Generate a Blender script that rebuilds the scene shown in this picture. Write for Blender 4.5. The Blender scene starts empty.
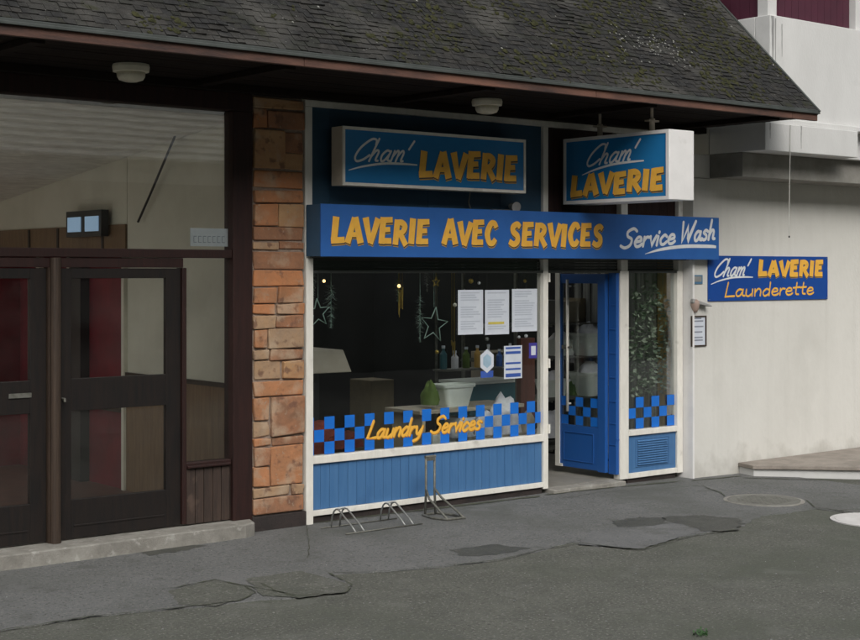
import bpy, math, random
from mathutils import Vector, noise as mnoise
R = math.radians
random.seed(7)
S = bpy.context.scene
col = S.collection

# ------------------------------------------------------------ camera
F = 1480.0; HOR = 272.0; EYE = 2.2
YAW = math.atan2(F, 1810.0); SA, CA = math.sin(YAW), math.cos(YAW)
CAMX, CAMY = -7.2916, -10.6620
cam = bpy.data.cameras.new('camera'); co = bpy.data.objects.new('camera', cam); col.objects.link(co)
co.location = (CAMX, CAMY, EYE); co.rotation_euler = (R(90), 0, -YAW)
cam.sensor_width = 36; cam.lens = 36*F/860; cam.shift_y = (HOR-320)/860
cam.clip_start = .1; cam.clip_end = 2000
S.camera = co

# ------------------------------------------------------------ light
SUN_EL, SUN_AZ = 40, 205          # azimuth: degrees clockwise from +Y, where the light comes from
w = bpy.data.worlds.new('World'); S.world = w; w.use_nodes = True
nt = w.node_tree; bg = nt.nodes['Background']
sky = nt.nodes.new('ShaderNodeTexSky'); sky.sky_type = 'NISHITA'; sky.sun_disc = False
sky.sun_elevation = R(SUN_EL); sky.sun_rotation = R(SUN_AZ); sky.air_density = 1.6; sky.dust_density = 5.0
hs = nt.nodes.new('ShaderNodeHueSaturation'); hs.inputs['Saturation'].default_value = .22
nt.links.new(sky.outputs[0], hs.inputs['Color']); nt.links.new(hs.outputs[0], bg.inputs['Color'])
bg.inputs['Strength'].default_value = .12
sl = bpy.data.lights.new('sun', 'SUN'); sl.energy = 1.1; sl.angle = R(50); sl.color = (1, .97, .92)
so = bpy.data.objects.new('sun', sl); col.objects.link(so)
d = Vector((math.sin(R(SUN_AZ))*math.cos(R(SUN_EL)), math.cos(R(SUN_AZ))*math.cos(R(SUN_EL)), math.sin(R(SUN_EL))))
so.rotation_euler = d.to_track_quat('Z', 'Y').to_euler(); so.location = d*30
S.view_settings.view_transform = 'Standard'; S.view_settings.look = 'None'; S.view_settings.gamma = 1
S.view_settings.use_curve_mapping = False; S.view_settings.exposure = .36
S.render.engine = 'CYCLES'

# ------------------------------------------------------------ helpers
def at(px, py, Y=0.):
    "point of the plane y=Y seen at a photo pixel"
    u = (px-430)/F; t = (Y-CAMY)/(CA-u*SA)
    return Vector((CAMX+t*(SA+u*CA), Y, EYE+t*(HOR-py)/F))
def atX(px, py, X):
    u = (px-430)/F; t = (X-CAMX)/(SA+u*CA)
    return Vector((X, CAMY+t*(CA-u*SA), EYE+t*(HOR-py)/F))
def atZ(px, py, Z=0.):
    u = (px-430)/F; t = (Z-EYE)*F/(HOR-py)
    return Vector((CAMX+t*(SA+u*CA), CAMY+t*(CA-u*SA), Z))
def gz(x, y):                       # the pavement falls a little to the right
    return -.012*max(0, x-3.2) - .004*max(0, x-5)

def tag(o, label=None, cat=None, group=None, kind=None):
    if label: o['label'] = label
    if cat: o['category'] = cat
    if group: o['group'] = group
    if kind: o['kind'] = kind
    return o
def wloc(o):
    v = Vector((0, 0, 0))
    while o: v += o.location; o = o.parent
    return v
def empty(name, loc, label=None, cat=None, group=None):
    o = bpy.data.objects.new(name, None); o.location = loc; o.empty_display_size = .1
    col.objects.link(o); return tag(o, label, cat, group)
def dup(root, delta, label=None, scale=None):
    r = root.copy(); col.objects.link(r); r.location = root.location + Vector(delta)
    if scale: r.scale = scale
    if label: r['label'] = label
    for ch in list(root.children):
        c = ch.copy(); col.objects.link(c); c.parent = r
        for g in list(ch.children):
            e = g.copy(); col.objects.link(e); e.parent = c
    return r

class MB:
    def __init__(s): s.v = []; s.f = []; s.m = []
    def face(s, pts, mi=0):
        b = len(s.v); s.v += [Vector(p) for p in pts]; s.f.append(tuple(range(b, b+len(pts)))); s.m.append(mi)
    def box(s, x0, x1, y0, y1, z0, z1, mi=0, jit=0):
        b = len(s.v)
        for z in (z0, z1):
            for x, y in ((x0, y0), (x1, y0), (x1, y1), (x0, y1)):
                s.v.append(Vector((x, y, z)) + (Vector([random.uniform(-jit, jit) for _ in range(3)]) if jit else Vector()))
        for f in ((0, 3, 2, 1), (4, 5, 6, 7), (0, 1, 5, 4), (1, 2, 6, 5), (2, 3, 7, 6), (3, 0, 4, 7)):
            s.f.append(tuple(b+i for i in f)); s.m.append(mi)
    def hexa(s, P, mi=0):          # 8 points: bottom ring 4, top ring 4
        b = len(s.v); s.v += [Vector(p) for p in P]
        for f in ((0, 3, 2, 1), (4, 5, 6, 7), (0, 1, 5, 4), (1, 2, 6, 5), (2, 3, 7, 6), (3, 0, 4, 7)):
            s.f.append(tuple(b+i for i in f)); s.m.append(mi)
    def prism(s, poly, z0, z1, mi=0, zf=None):   # poly in xy, vertical extrude
        n = len(poly); b = len(s.v); g = zf or (lambda x, y: 0)
        for x, y in poly: s.v.append(Vector((x, y, z0+g(x, y))))
        for x, y in poly: s.v.append(Vector((x, y, z1+g(x, y))))
        s.f.append(tuple(b+n-1-i for i in range(n))); s.m.append(mi)
        s.f.append(tuple(b+n+i for i in range(n))); s.m.append(mi)
        for i in range(n):
            j = (i+1) % n; s.f.append((b+i, b+j, b+n+j, b+n+i)); s.m.append(mi)
    def tube(s, path, r, n=8, mi=0, cap=True):
        path = [Vector(p) for p in path]; rings = []
        rr = r if isinstance(r, (list, tuple)) else [r]*len(path)
        up = Vector((0, 0, 1)); pu = None
        for i, p in enumerate(path):
            t = (path[min(i+1, len(path)-1)] - path[max(i-1, 0)]).normalized()
            if pu is None: pu = t.orthogonal().normalized()
            a = (pu - t*pu.dot(t)); a = a.normalized() if a.length > 1e-6 else t.orthogonal().normalized()
            pu = a; bn = t.cross(a)
            b = len(s.v)
            for k in range(n):
                th = 2*math.pi*k/n; s.v.append(p + (a*math.cos(th)+bn*math.sin(th))*rr[i])
            rings.append(b)
        for q in range(len(rings)-1):
            for k in range(n):
                l = (k+1) % n; s.f.append((rings[q]+k, rings[q]+l, rings[q+1]+l, rings[q+1]+k)); s.m.append(mi)
        if cap:
            s.f.append(tuple(rings[0]+n-1-k for k in range(n))); s.m.append(mi)
            s.f.append(tuple(rings[-1]+k for k in range(n))); s.m.append(mi)
    def lathe(s, c, prof, n=28, mi=0, sx=1, sy=1):
        c = Vector(c); rings = []
        for r, z in prof:
            b = len(s.v); rings.append(b)
            for k in range(n):
                th = 2*math.pi*k/n; s.v.append(c+Vector((r*math.cos(th)*sx, r*math.sin(th)*sy, z)))
        for q in range(len(rings)-1):
            for k in range(n):
                l = (k+1) % n; s.f.append((rings[q]+k, rings[q]+l, rings[q+1]+l, rings[q+1]+k)); s.m.append(mi)
        if prof[0][0] > 1e-4: s.f.append(tuple(rings[0]+n-1-k for k in range(n))); s.m.append(mi)
        if prof[-1][0] > 1e-4: s.f.append(tuple(rings[-1]+k for k in range(n))); s.m.append(mi)
    def build(s, name, mats, parent=None, bevel=0, smooth=False):
        mats = mats if isinstance(mats, (list, tuple)) else [mats]
        me = bpy.data.meshes.new(name)
        if parent: off = wloc(parent); loc = Vector()
        else:
            xs = [v.x for v in s.v]; ys = [v.y for v in s.v]; zs = [v.z for v in s.v]
            off = Vector(((min(xs)+max(xs))/2, (min(ys)+max(ys))/2, min(zs))); loc = off
        me.from_pydata([tuple(v-off) for v in s.v], [], s.f)
        for m in mats: me.materials.append(m)
        me.polygons.foreach_set('material_index', s.m)
        if smooth: me.polygons.foreach_set('use_smooth', [True]*len(s.f))
        me.update()
        o = bpy.data.objects.new(name, me); col.objects.link(o); o.location = loc
        if parent: o.parent = parent
        if bevel:
            b = o.modifiers.new('bevel', 'BEVEL'); b.width = bevel; b.segments = 2; b.limit_method = 'ANGLE'; b.angle_limit = R(40)
        return o

# ------------------------------------------------------------ materials
def mat(name, c, rough=.6, c2=None, scale=6, bump=0, bscale=60, metal=0, stretch=(1, 1, 1), detail=6, spec=.5,
        lo=.35, hi=.65, spots=None):
    m = bpy.data.materials.new(name); m.use_nodes = True; N = m.node_tree.nodes; L = m.node_tree.links
    b = N['Principled BSDF']; b.inputs['Roughness'].default_value = rough; b.inputs['Metallic'].default_value = metal
    b.inputs['Specular IOR Level'].default_value = spec
    tc = N.new('ShaderNodeNewGeometry'); mp = N.new('ShaderNodeMapping'); mp.inputs['Scale'].default_value = stretch
    L.new(tc.outputs['Position'], mp.inputs['Vector'])
    c2 = c2 or tuple(x*.82 for x in c)
    n = N.new('ShaderNodeTexNoise'); n.inputs['Scale'].default_value = scale; n.inputs['Detail'].default_value = detail
    n.inputs['Roughness'].default_value = .65
    L.new(mp.outputs[0], n.inputs['Vector'])
    r = N.new('ShaderNodeValToRGB'); e = r.color_ramp.elements
    e[0].position = lo; e[0].color = (*c, 1); e[1].position = hi; e[1].color = (*c2, 1)
    L.new(n.outputs['Fac'], r.inputs[0]); last = r.outputs[0]
    for (sc, th, wd, colr, fac) in (spots or []):
        n3 = N.new('ShaderNodeTexNoise'); n3.inputs['Scale'].default_value = sc; n3.inputs['Detail'].default_value = 5
        L.new(tc.outputs['Position'], n3.inputs['Vector'])
        mr = N.new('ShaderNodeMapRange'); mr.inputs['From Min'].default_value = th; mr.inputs['From Max'].default_value = th+wd
        mr.inputs['To Max'].default_value = fac
        L.new(n3.outputs['Fac'], mr.inputs['Value'])
        mx = N.new('ShaderNodeMix'); mx.data_type = 'RGBA'; mx.inputs['B'].default_value = (*colr, 1)
        L.new(mr.outputs[0], mx.inputs['Factor']); L.new(last, mx.inputs['A']); last = mx.outputs['Result']
    L.new(last, b.inputs['Base Color'])
    if bump:
        n2 = N.new('ShaderNodeTexNoise'); n2.inputs['Scale'].default_value = bscale; n2.inputs['Detail'].default_value = 8
        L.new(mp.outputs[0], n2.inputs['Vector'])
        bp = N.new('ShaderNodeBump'); bp.inputs['Strength'].default_value = bump; bp.inputs['Distance'].default_value = .01
        L.new(n2.outputs['Fac'], bp.inputs['Height']); L.new(bp.outputs[0], b.inputs['Normal'])
    return m
def glass(name, tint=(.9, .93, .92), spread=.0, ior=1.5, dirt=.03):
    m = bpy.data.materials.new(name); m.use_nodes = True; N = m.node_tree.nodes; L = m.node_tree.links
    N.remove(N['Principled BSDF']); out = N['Material Output']
    t = N.new('ShaderNodeBsdfTransparent'); t.inputs[0].default_value = (*tint, 1)
    g = N.new('ShaderNodeBsdfGlossy'); g.inputs['Roughness'].default_value = .01; g.inputs['Color'].default_value = (.95, .95, .95, 1)
    fr = N.new('ShaderNodeFresnel'); fr.inputs['IOR'].default_value = ior
    geo = N.new('ShaderNodeNewGeometry'); n = N.new('ShaderNodeTexNoise'); n.inputs['Scale'].default_value = 1.3; n.inputs['Detail'].default_value = 1
    L.new(geo.outputs['Position'], n.inputs['Vector'])
    bp = N.new('ShaderNodeBump'); bp.inputs['Strength'].default_value = .06; bp.inputs['Distance'].default_value = .01
    L.new(n.outputs['Fac'], bp.inputs['Height']); L.new(bp.outputs[0], g.inputs['Normal'])
    mx = N.new('ShaderNodeMixShader'); L.new(fr.outputs[0], mx.inputs[0]); L.new(t.outputs[0], mx.inputs[1]); L.new(g.outputs[0], mx.inputs[2])
    df = N.new('ShaderNodeBsdfDiffuse'); df.inputs[0].default_value = (.5, .5, .48, 1)
    n2 = N.new('ShaderNodeTexNoise'); n2.inputs['Scale'].default_value = 2.5; n2.inputs['Detail'].default_value = 6
    L.new(geo.outputs['Position'], n2.inputs['Vector'])
    mr = N.new('ShaderNodeMapRange'); mr.inputs['From Min'].default_value = .35; mr.inputs['From Max'].default_value = .75; mr.inputs['To Max'].default_value = dirt
    L.new(n2.outputs['Fac'], mr.inputs['Value'])
    m2 = N.new('ShaderNodeMixShader'); L.new(mr.outputs[0], m2.inputs[0]); L.new(mx.outputs[0], m2.inputs[1]); L.new(df.outputs[0], m2.inputs[2])
    L.new(m2.outputs[0], out.inputs[0]); return m
def emit(name, c, st):
    m = bpy.data.materials.new(name); m.use_nodes = True; b = m.node_tree.nodes['Principled BSDF']
    b.inputs['Base Color'].default_value = (*c, 1); b.inputs['Emission Color'].default_value = (*c, 1); b.inputs['Emission Strength'].default_value = st
    return m

M = {}
M['road'] = mat('road asphalt', (.118, .12, .102), .9, (.08, .083, .069), 2.2, 1., 130, lo=.3, hi=.7, spots=[(48, .57, .07, (.22, .22, .2), .75), (36, .58, .06, (.045, .045, .04), .7), (.7, .48, .18, (.075, .083, .062), .75), (2.7, .58, .1, (.15, .15, .138), .4), (9, .56, .12, (.085, .088, .078), .6)])
M['pave'] = mat('pavement asphalt', (.158, .161, .16), .88, (.115, .118, .115), 1.1, 1., 135, lo=.3, hi=.7, spots=[(50, .57, .07, (.22, .22, .205), .7), (38, .58, .06, (.05, .05, .047), .7), (.8, .5, .15, (.09, .095, .084), .7), (5, .58, .12, (.085, .087, .08), .6), (1.6, .6, .08, (.165, .165, .165), .5)])
M['patch'] = mat('repair asphalt', (.148, .151, .152), .85, (.115, .118, .117), 2, .7, 140, spots=[(3, .53, .1, (.1, .102, .096), .7), (50, .6, .06, (.21, .21, .2), .6), (38, .6, .06, (.06, .06, .06), .6)])
M['wet'] = mat('dark worn asphalt', (.045, .047, .042), .6, (.07, .072, .062), 7, .6, 120, spots=[(50, .6, .06, (.15, .15, .14), .5)])
M['crack'] = mat('crack filler and foot line', (.045, .048, .036), .95, (.07, .078, .05), 12, .5, 90)
M['white_wall'] = mat('white render', (.67, .66, .62), .85, (.60, .59, .55), .9, .5, 30, stretch=(1, 1, .6), spots=[(1.2, .6, .2, (.5, .49, .45), .5)])
def weather(m, z0, zh, dirt=(.3, .28, .24), streak=(.46, .45, .41)):
    N = m.node_tree.nodes; L = m.node_tree.links; b = N['Principled BSDF']; src = b.inputs['Base Color'].links[0].from_socket
    g_ = N.new('ShaderNodeNewGeometry'); mp = N.new('ShaderNodeMapping'); mp.inputs['Scale'].default_value = (9, 9, .35)
    L.new(g_.outputs['Position'], mp.inputs['Vector']); n = N.new('ShaderNodeTexNoise'); n.inputs['Scale'].default_value = 1; n.inputs['Detail'].default_value = 7
    L.new(mp.outputs[0], n.inputs['Vector']); mr = N.new('ShaderNodeMapRange'); mr.inputs['From Min'].default_value = .52; mr.inputs['From Max'].default_value = .8; mr.inputs['To Max'].default_value = .2
    L.new(n.outputs['Fac'], mr.inputs['Value']); mx = N.new('ShaderNodeMix'); mx.data_type = 'RGBA'; mx.inputs['B'].default_value = (*streak, 1)
    L.new(mr.outputs[0], mx.inputs['Factor']); L.new(src, mx.inputs['A'])
    n2 = N.new('ShaderNodeTexNoise'); n2.inputs['Scale'].default_value = 5; n2.inputs['Detail'].default_value = 8; L.new(g_.outputs['Position'], n2.inputs['Vector'])
    sp = N.new('ShaderNodeSeparateXYZ'); L.new(g_.outputs['Position'], sp.inputs[0])
    m1 = N.new('ShaderNodeMapRange'); m1.inputs['From Min'].default_value = z0; m1.inputs['From Max'].default_value = z0+zh; m1.inputs['To Min'].default_value = .35; m1.inputs['To Max'].default_value = -.25
    L.new(sp.outputs['Z'], m1.inputs['Value']); ad = N.new('ShaderNodeMath'); ad.operation = 'ADD'; L.new(m1.outputs[0], ad.inputs[0]); L.new(n2.outputs['Fac'], ad.inputs[1])
    m3 = N.new('ShaderNodeMapRange'); m3.inputs['From Min'].default_value = .5; m3.inputs['From Max'].default_value = .9; m3.inputs['To Max'].default_value = .5; L.new(ad.outputs[0], m3.inputs['Value'])
    m4 = N.new('ShaderNodeMix'); m4.data_type = 'RGBA'; m4.inputs['B'].default_value = (*dirt, 1); L.new(m3.outputs[0], m4.inputs['Factor']); L.new(mx.outputs['Result'], m4.inputs['A'])
    L.new(m4.outputs['Result'], b.inputs['Base Color'])
weather(M['white_wall'], -.05, .5)
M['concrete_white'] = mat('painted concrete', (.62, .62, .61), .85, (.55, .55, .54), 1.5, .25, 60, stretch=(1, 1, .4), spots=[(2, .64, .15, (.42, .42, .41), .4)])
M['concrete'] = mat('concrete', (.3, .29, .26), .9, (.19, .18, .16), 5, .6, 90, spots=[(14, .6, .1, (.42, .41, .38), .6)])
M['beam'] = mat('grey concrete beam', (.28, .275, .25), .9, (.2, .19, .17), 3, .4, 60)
M['stain'] = mat('stain', (.22, .22, .22), .9, (.36, .36, .35), 18, 0, 60, stretch=(1, 1, .2))
M['wood_dark'] = mat('dark stained timber', (.032, .012, .01), .55, (.018, .008, .007), 3, .3, 40, stretch=(12, 12, 1), spec=.35)
M['wood_black'] = mat('near black timber', (.012, .009, .008), .7, (.006, .005, .005), 3, .2, 40, stretch=(1, 8, 8), spec=.2)
M['wood_door'] = mat('dark brown door timber', (.017, .012, .010), .5, (.009, .008, .008), 3, .25, 50, stretch=(10, 10, 1), spec=.35)
M['wood_post'] = mat('brown timber post', (.06, .04, .028), .5, (.035, .024, .018), 3, .25, 50, stretch=(12, 12, 1), spec=.4)
M['wood_board'] = mat('brown cladding', (.055, .034, .025), .7, (.028, .018, .014), 3, .35, 40, stretch=(14, 14, 1), spots=[(5, .62, .1, (.12, .08, .06), .5)])
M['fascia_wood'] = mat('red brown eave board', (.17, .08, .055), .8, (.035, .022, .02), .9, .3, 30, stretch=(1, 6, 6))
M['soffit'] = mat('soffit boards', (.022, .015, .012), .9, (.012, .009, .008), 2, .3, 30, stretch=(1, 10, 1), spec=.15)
M['metal_drip'] = mat('grey drip edge', (.085, .095, .09), .5, (.055, .062, .058), 4, .1, 30, metal=.3)
M['slate'] = [mat('weathered shingle', c, .9, tuple(k*.55 for k in c), 14, .9, 55, spots=[(1.4, .52, .14, (.07, .068, .062), .75), (5, .6, .1, (.028, .03, .014), .7), (60, .68, .05, (.22, .22, .2), .7)], spec=.2)
              for c in ((.036, .035, .033), (.03, .03, .03), (.042, .04, .037), (.031, .032, .028))]
M['moss'] = mat('moss', (.05, .05, .024), 1, (.028, .03, .016), 20, .8, 90, spec=.1)
M['lichen'] = mat('pale lichen', (.3, .3, .28), .9, (.17, .17, .155), 20, .3, 90)
M['stones'] = [mat('sandstone block', c, .92, c2, 6, 1.0, 20, spots=[(4, .53, .12, (.44, .33, .23), .7), (11, .58, .1, (.15, .075, .05), .75), (30, .62, .07, (.34, .26, .19), .6)])
               for c, c2 in (((.46, .2, .09), (.33, .16, .08)), ((.36, .165, .085), (.23, .12, .07)), ((.46, .28, .14), (.38, .2, .1)), ((.3, .21, .14), (.4, .25, .14)), ((.52, .215, .09), (.4, .18, .085)))]
M['mortar'] = mat('mortar', (.32, .25, .2), .95, (.22, .17, .135), 20, .7, 80)
M['plinth'] = mat('brown plinth', (.035, .025, .023), .8, (.02, .016, .015), 6, .5, 60)
M['frame_white'] = mat('white painted frame', (.8, .78, .72), .45, (.7, .68, .62), 4, .12, 25, stretch=(3, 3, 1), spots=[(6, .66, .1, (.4, .38, .33), .5)])
M['blue_panel'] = mat('faded blue boards', (.05, .145, .315), .5, (.065, .17, .35), 3, .2, 30, stretch=(8, 8, .8), spots=[(2.5, .58, .2, (.035, .1, .23), .7)])
M['navy_board'] = mat('dark blue board', (.022, .07, .125), .6, (.018, .058, .1), 3, .15, 30)
M['blue_sign'] = mat('blue sign face', (.03, .13, .42), .42, (.024, .11, .36), 2.5, .03, 9, spots=[(1.6, .6, .2, (.03, .13, .36), .5)])
M['blue_face'] = mat('blue light box face', (.02, .19, .45), .25, (.018, .17, .41), 2, .02, 6)
M['blue_wall_sign'] = mat('blue wall sign', (.01, .07, .32), .4, (.01, .06, .28), 3, .03, 9)
M['sign_end'] = mat('painted steel end', (.04, .11, .2), .5, (.035, .095, .17), 3, .05, 20)
M['white_box'] = mat('white sheet metal', (.78, .77, .76), .4, (.7, .69, .68), 3, .05, 12, spots=[(5, .66, .12, (.5, .49, .46), .5)])
M['cream_box'] = mat('cream sheet metal', (.6, .53, .44), .5, (.5, .44, .36), 4, .05, 12)
M['orange'] = mat('orange lettering', (.87, .49, .07), .5, (.8, .42, .06), 12, .02, 30)
M['orange_dark'] = mat('orange shadow line', (.5, .3, .05), .5, (.4, .24, .04), 12)
M['ink'] = mat('dark letter shadow', (.03, .035, .05), .6, (.02, .025, .04), 12)
M['white_letter'] = mat('white lettering', (.8, .82, .82), .45, (.7, .73, .74), 10)
M['sticker'] = mat('blue film', (.012, .16, .62), .4, (.01, .14, .55), 5)
M['door_blue'] = mat('blue painted door', (.022, .1, .34), .38, (.016, .095, .34), 3, .06, 30, stretch=(3, 3, 1))
M['shutter'] = mat('shutter slats', (.06, .065, .06), .6, (.045, .05, .045), 3, .1, 20)
M['galv'] = mat('galvanised steel', (.4, .41, .4), .45, (.26, .27, .26), 25, .15, 60, metal=.7)
M['galv_old'] = mat('weathered steel', (.2, .2, .18), .6, (.12, .12, .1), 25, .25, 60, metal=.5)
M['iron'] = mat('manhole iron', (.17, .17, .15), .7, (.12, .12, .105), 8, .5, 70)
M['pale_cover'] = mat('pale cover', (.62, .61, .6), .75, (.52, .51, .5), 6, .2, 70)
M['lamp_glass'] = mat('lamp glass', (.75, .71, .58), .3, (.6, .56, .45), 14, .1, 30)
M['lamp_rim'] = mat('lamp rim', (.8, .76, .64), .45, (.7, .66, .54), 8)
M['glass'] = glass('window glass', tint=(.96, .97, .95), ior=1.58, dirt=.02)
M['glass_shop'] = glass('shop glass', tint=(.94, .96, .96), dirt=.004, ior=1.33)
M['paper'] = mat('paper', (.62, .66, .72), .7, (.56, .6, .67), 9)
M['print'] = mat('print', (.2, .22, .27), .8, (.26, .28, .33), 30)
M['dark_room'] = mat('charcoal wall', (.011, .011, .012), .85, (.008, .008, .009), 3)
M['floor_shop'] = mat('shop floor', (.24, .23, .2), .6, (.17, .16, .14), 4, .2, 40)
M['cream_wall'] = mat('cream plaster', (.76, .74, .64), .85, (.68, .66, .56), 2.2, .2, 50)
M['ceil_tex'] = mat('rough plaster', (.85, .83, .76), .9, (.62, .6, .54), 5, .9, 10, stretch=(1, 3, 1))
M['maroon'] = mat('maroon panel', (.2, .008, .02), .6, (.12, .006, .014), 3, .1, 30)
M['wainscot'] = mat('varnished wood', (.24, .15, .075), .5, (.17, .1, .05), 3, .2, 30, stretch=(10, 10, 1))
M['lobby_floor'] = mat('lobby floor', (.13, .06, .045), .5, (.09, .045, .035), 4)
M['black'] = mat('black paint', (.012, .014, .016), .4, (.009, .01, .012), 5)
M['teal'] = mat('teal metal', (.03, .12, .15), .45, (.025, .1, .12), 5)
M['ochre'] = mat('ochre wall', (.62, .38, .1), .8, (.5, .3, .08), 4)
M['grey_drape'] = mat('grey curtain', (.36, .36, .33), .9, (.14, .14, .13), 3, .4, 12, stretch=(10, 10, .4))
M['basket'] = mat('pale plastic', (.8, .84, .78), .4, (.72, .76, .7), 6)
M['linen'] = mat('linen', (.82, .82, .84), .9, (.62, .62, .66), 9, .6, 20)
M['bag_green'] = mat('green bag', (.12, .19, .03), .7, (.08, .13, .02), 6, .5, 20)
M['red_cloth'] = mat('red fabric', (.22, .03, .015), .8, (.12, .018, .01), 6, .6, 18)
M['cardboard'] = mat('cardboard', (.2, .16, .1), .8, (.25, .2, .12), 6)
M['beige'] = mat('beige laminate', (.42, .37, .28), .6, (.36, .31, .24), 5)
M['leaf'] = mat('artificial leaf', (.09, .15, .08), .5, (.14, .2, .12), 30)
M['leaf2'] = mat('pale artificial leaf', (.45, .52, .4), .6, (.3, .36, .26), 30)
M['mint'] = mat('mint tinsel', (.3, .42, .37), .5, (.2, .29, .25), 30)
M['silver'] = mat('silver garland', (.35, .36, .33), .35, (.16, .17, .15), 30, metal=.4)
M['gold'] = mat('gold ornament', (.5, .36, .08), .35, (.4, .28, .06), 30, metal=.6)
M['backdrop'] = mat('added forest slope', (.03, .042, .022), 1, (.018, .026, .015), .25, 1, 1.2, spec=.1)
M['bulb'] = emit('fairy bulb', (1, .62, .25), 2.2)
M['daylight_glow'] = emit('daylight glow pane', (.28, .42, .6), .4)
M['mulberry'] = mat('mulberry panel', (.07, .014, .03), .5, (.055, .012, .025), 4)
M['dull_blue'] = mat('grey blue plate', (.08, .2, .33), .5, (.07, .17, .28), 8)
M['pinkish'] = mat('beige plastic', (.42, .3, .25), .6, (.34, .25, .21), 8)
M['grey_pl'] = mat('grey plastic', (.3, .3, .29), .5, (.24, .24, .23), 8)

# ------------------------------------------------------------ ground
def struct(mb, name, m, **k): return tag(mb.build(name, m, **k), kind='structure')
g = MB()
def gridsheet(mb, xs, ys, z, mi=0):
    b = len(mb.v)
    for y in ys:
        for x in xs: mb.v.append(Vector((x, y, z+gz(x, y))))
    nx = len(xs)
    for j in range(len(ys)-1):
        for i in range(nx-1):
            a = b+j*nx+i; mb.f.append((a, a+1, a+1+nx, a+nx)); mb.m.append(mi)
gridsheet(g, [-300, -40, -8, -2, 3.2, 4, 5, 6, 8, 12, 300], [-300, -40, -12, -6, -3, -1, 0, 12, 300], -.002)
o = struct(g, 'road', M['road'])
def rough_edge(pts, amp=.02, step=.08, seed=0):
    rnd = random.Random(seed); out = []
    for i in range(len(pts)-1):
        a = Vector(pts[i]); b = Vector(pts[i+1]); n = max(1, int((b-a).length/step))
        for k in range(n):
            p = a.lerp(b, k/n); out.append((p.x+rnd.uniform(-amp, amp), p.y+rnd.uniform(-amp, amp)))
    out.append(tuple(pts[-1])); return out
def gp(px, py): p = atZ(px, py); return (p.x, p.y)
edge = [gp(-160, 652), gp(0, 631), gp(90, 617), gp(170, 610), gp(215, 606), gp(250, 601), gp(300, 598), gp(345, 592), gp(352, 585), gp(330, 575), gp(365, 573), gp(420, 569), gp(480, 563),
        gp(540, 551), gp(575, 541), gp(600, 547), gp(640, 545), gp(690, 536), gp(742, 527), gp(760, 516), gp(820, 507), gp(846, 512), gp(900, 506), gp(1000, 500)]
pe = rough_edge(edge, .018, .07, 3)
def strip_sheet(name, front, yback, z, m):
    mb = MB(); b = 0
    pts = sorted(front, key=lambda p: p[0]); out = [pts[0]]
    for p in pts[1:]:
        if p[0]-out[-1][0] > .005: out.append(p)
    n = len(out)
    for x, y in out: mb.v.append(Vector((x, y, z+gz(x, y))))
    for x, y in out: mb.v.append(Vector((x, yback, z+gz(x, yback))))
    for i in range(n-1): mb.f.append((i, i+1, n+i+1, n+i)); mb.m.append(0)
    # a small skirt so the sheet reads as a raised layer
    for x, y in out: mb.v.append(Vector((x, y-.004, -.01+gz(x, y))))
    for i in range(n-1): mb.f.append((2*n+i, 2*n+i+1, i+1, i)); mb.m.append(0)
    return struct(mb, name, m)
strip_sheet('pavement', pe, .02, .006, M['pave'])
def patch(name, pix, m, z, seed=1, amp=.012):
    mb = MB(); P = [gp(*p) for p in pix]; P = rough_edge(P+[P[0]], amp, .06, seed)[:-1]
    cx = sum(p[0] for p in P)/len(P); cy = sum(p[1] for p in P)/len(P)
    for i in range(len(P)):
        a, b = P[i], P[(i+1) % len(P)]
        mb.face([(cx, cy, z+gz(cx, cy)), (a[0], a[1], z+gz(*a)), (b[0], b[1], z+gz(*b))])
    o = struct(mb, name, m)
    if sum(f.normal.z for f in o.data.polygons) < 0: o.data.flip_normals()
    return o
patch('asphalt_patch', [(578, 545), (640, 550), (700, 532), (690, 522), (640, 524), (590, 532)], M['patch'], .0085, 4)
patch('asphalt_patch', [(664, 518), (700, 516), (735, 519), (746, 525), (737, 531), (705, 532), (690, 528), (672, 524)], M['wet'], .0095, 5, .035)
patch('asphalt_patch', [(614, 522), (640, 518), (662, 519), (668, 524), (645, 527), (618, 528)], M['wet'], .0095, 25, .03)
patch('asphalt_patch', [(168, 592), (215, 581), (252, 588), (252, 598), (215, 607), (180, 606)], M['road'], .0085, 6)
patch('asphalt_patch', [(135, 549), (165, 543), (205, 546), (190, 551), (150, 556)], M['wet'], .0080, 16, .03)
patch('asphalt_patch', [(450, 551), (490, 545), (530, 549), (500, 556), (462, 557)], M['wet'], .0080, 17, .03)
patch('asphalt_patch', [(246, 580), (300, 572), (350, 585), (348, 593), (300, 599), (262, 597)], M['road'], .0105, 9)
def crack(pix, w, seed, z=.0125):
    rnd = random.Random(seed); P = rough_edge([gp(*p) for p in pix], .008, .05, seed); mb = MB(); L = []; Rr = []
    for i, p in enumerate(P):
        a = Vector(P[max(0, i-1)]); b = Vector(P[min(len(P)-1, i+1)]); t = (b-a).normalized(); nrm = Vector((-t.y, t.x))
        ww = w*rnd.uniform(.25, 1.2)*(.2 if i in (0, len(P)-1) else 1)
        q = Vector(p); l = q+nrm*ww; r_ = q-nrm*ww; L.append(l); Rr.append(r_)
    for i in range(len(P)-1):
        mb.face([(v.x, v.y, z+gz(v.x, v.y)) for v in (Rr[i], Rr[i+1], L[i+1], L[i])])
    o = struct(mb, 'crack_and_foot_line', M['crack'])
    if sum(f.normal.z for f in o.data.polygons) < 0: o.data.flip_normals()
crack([(-60, 640), (0, 632), (90, 618), (170, 610), (240, 602), (256, 594), (245, 587), (215, 581), (170, 590)], .010, 11)
crack([(245, 587), (300, 597), (345, 594), (352, 586), (328, 574)], .008, 12)
crack([(260, 584), (275, 592), (300, 600)], .012, 21)
crack([(328, 574), (380, 573), (430, 569), (500, 561), (545, 550)], .007, 13)
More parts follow.
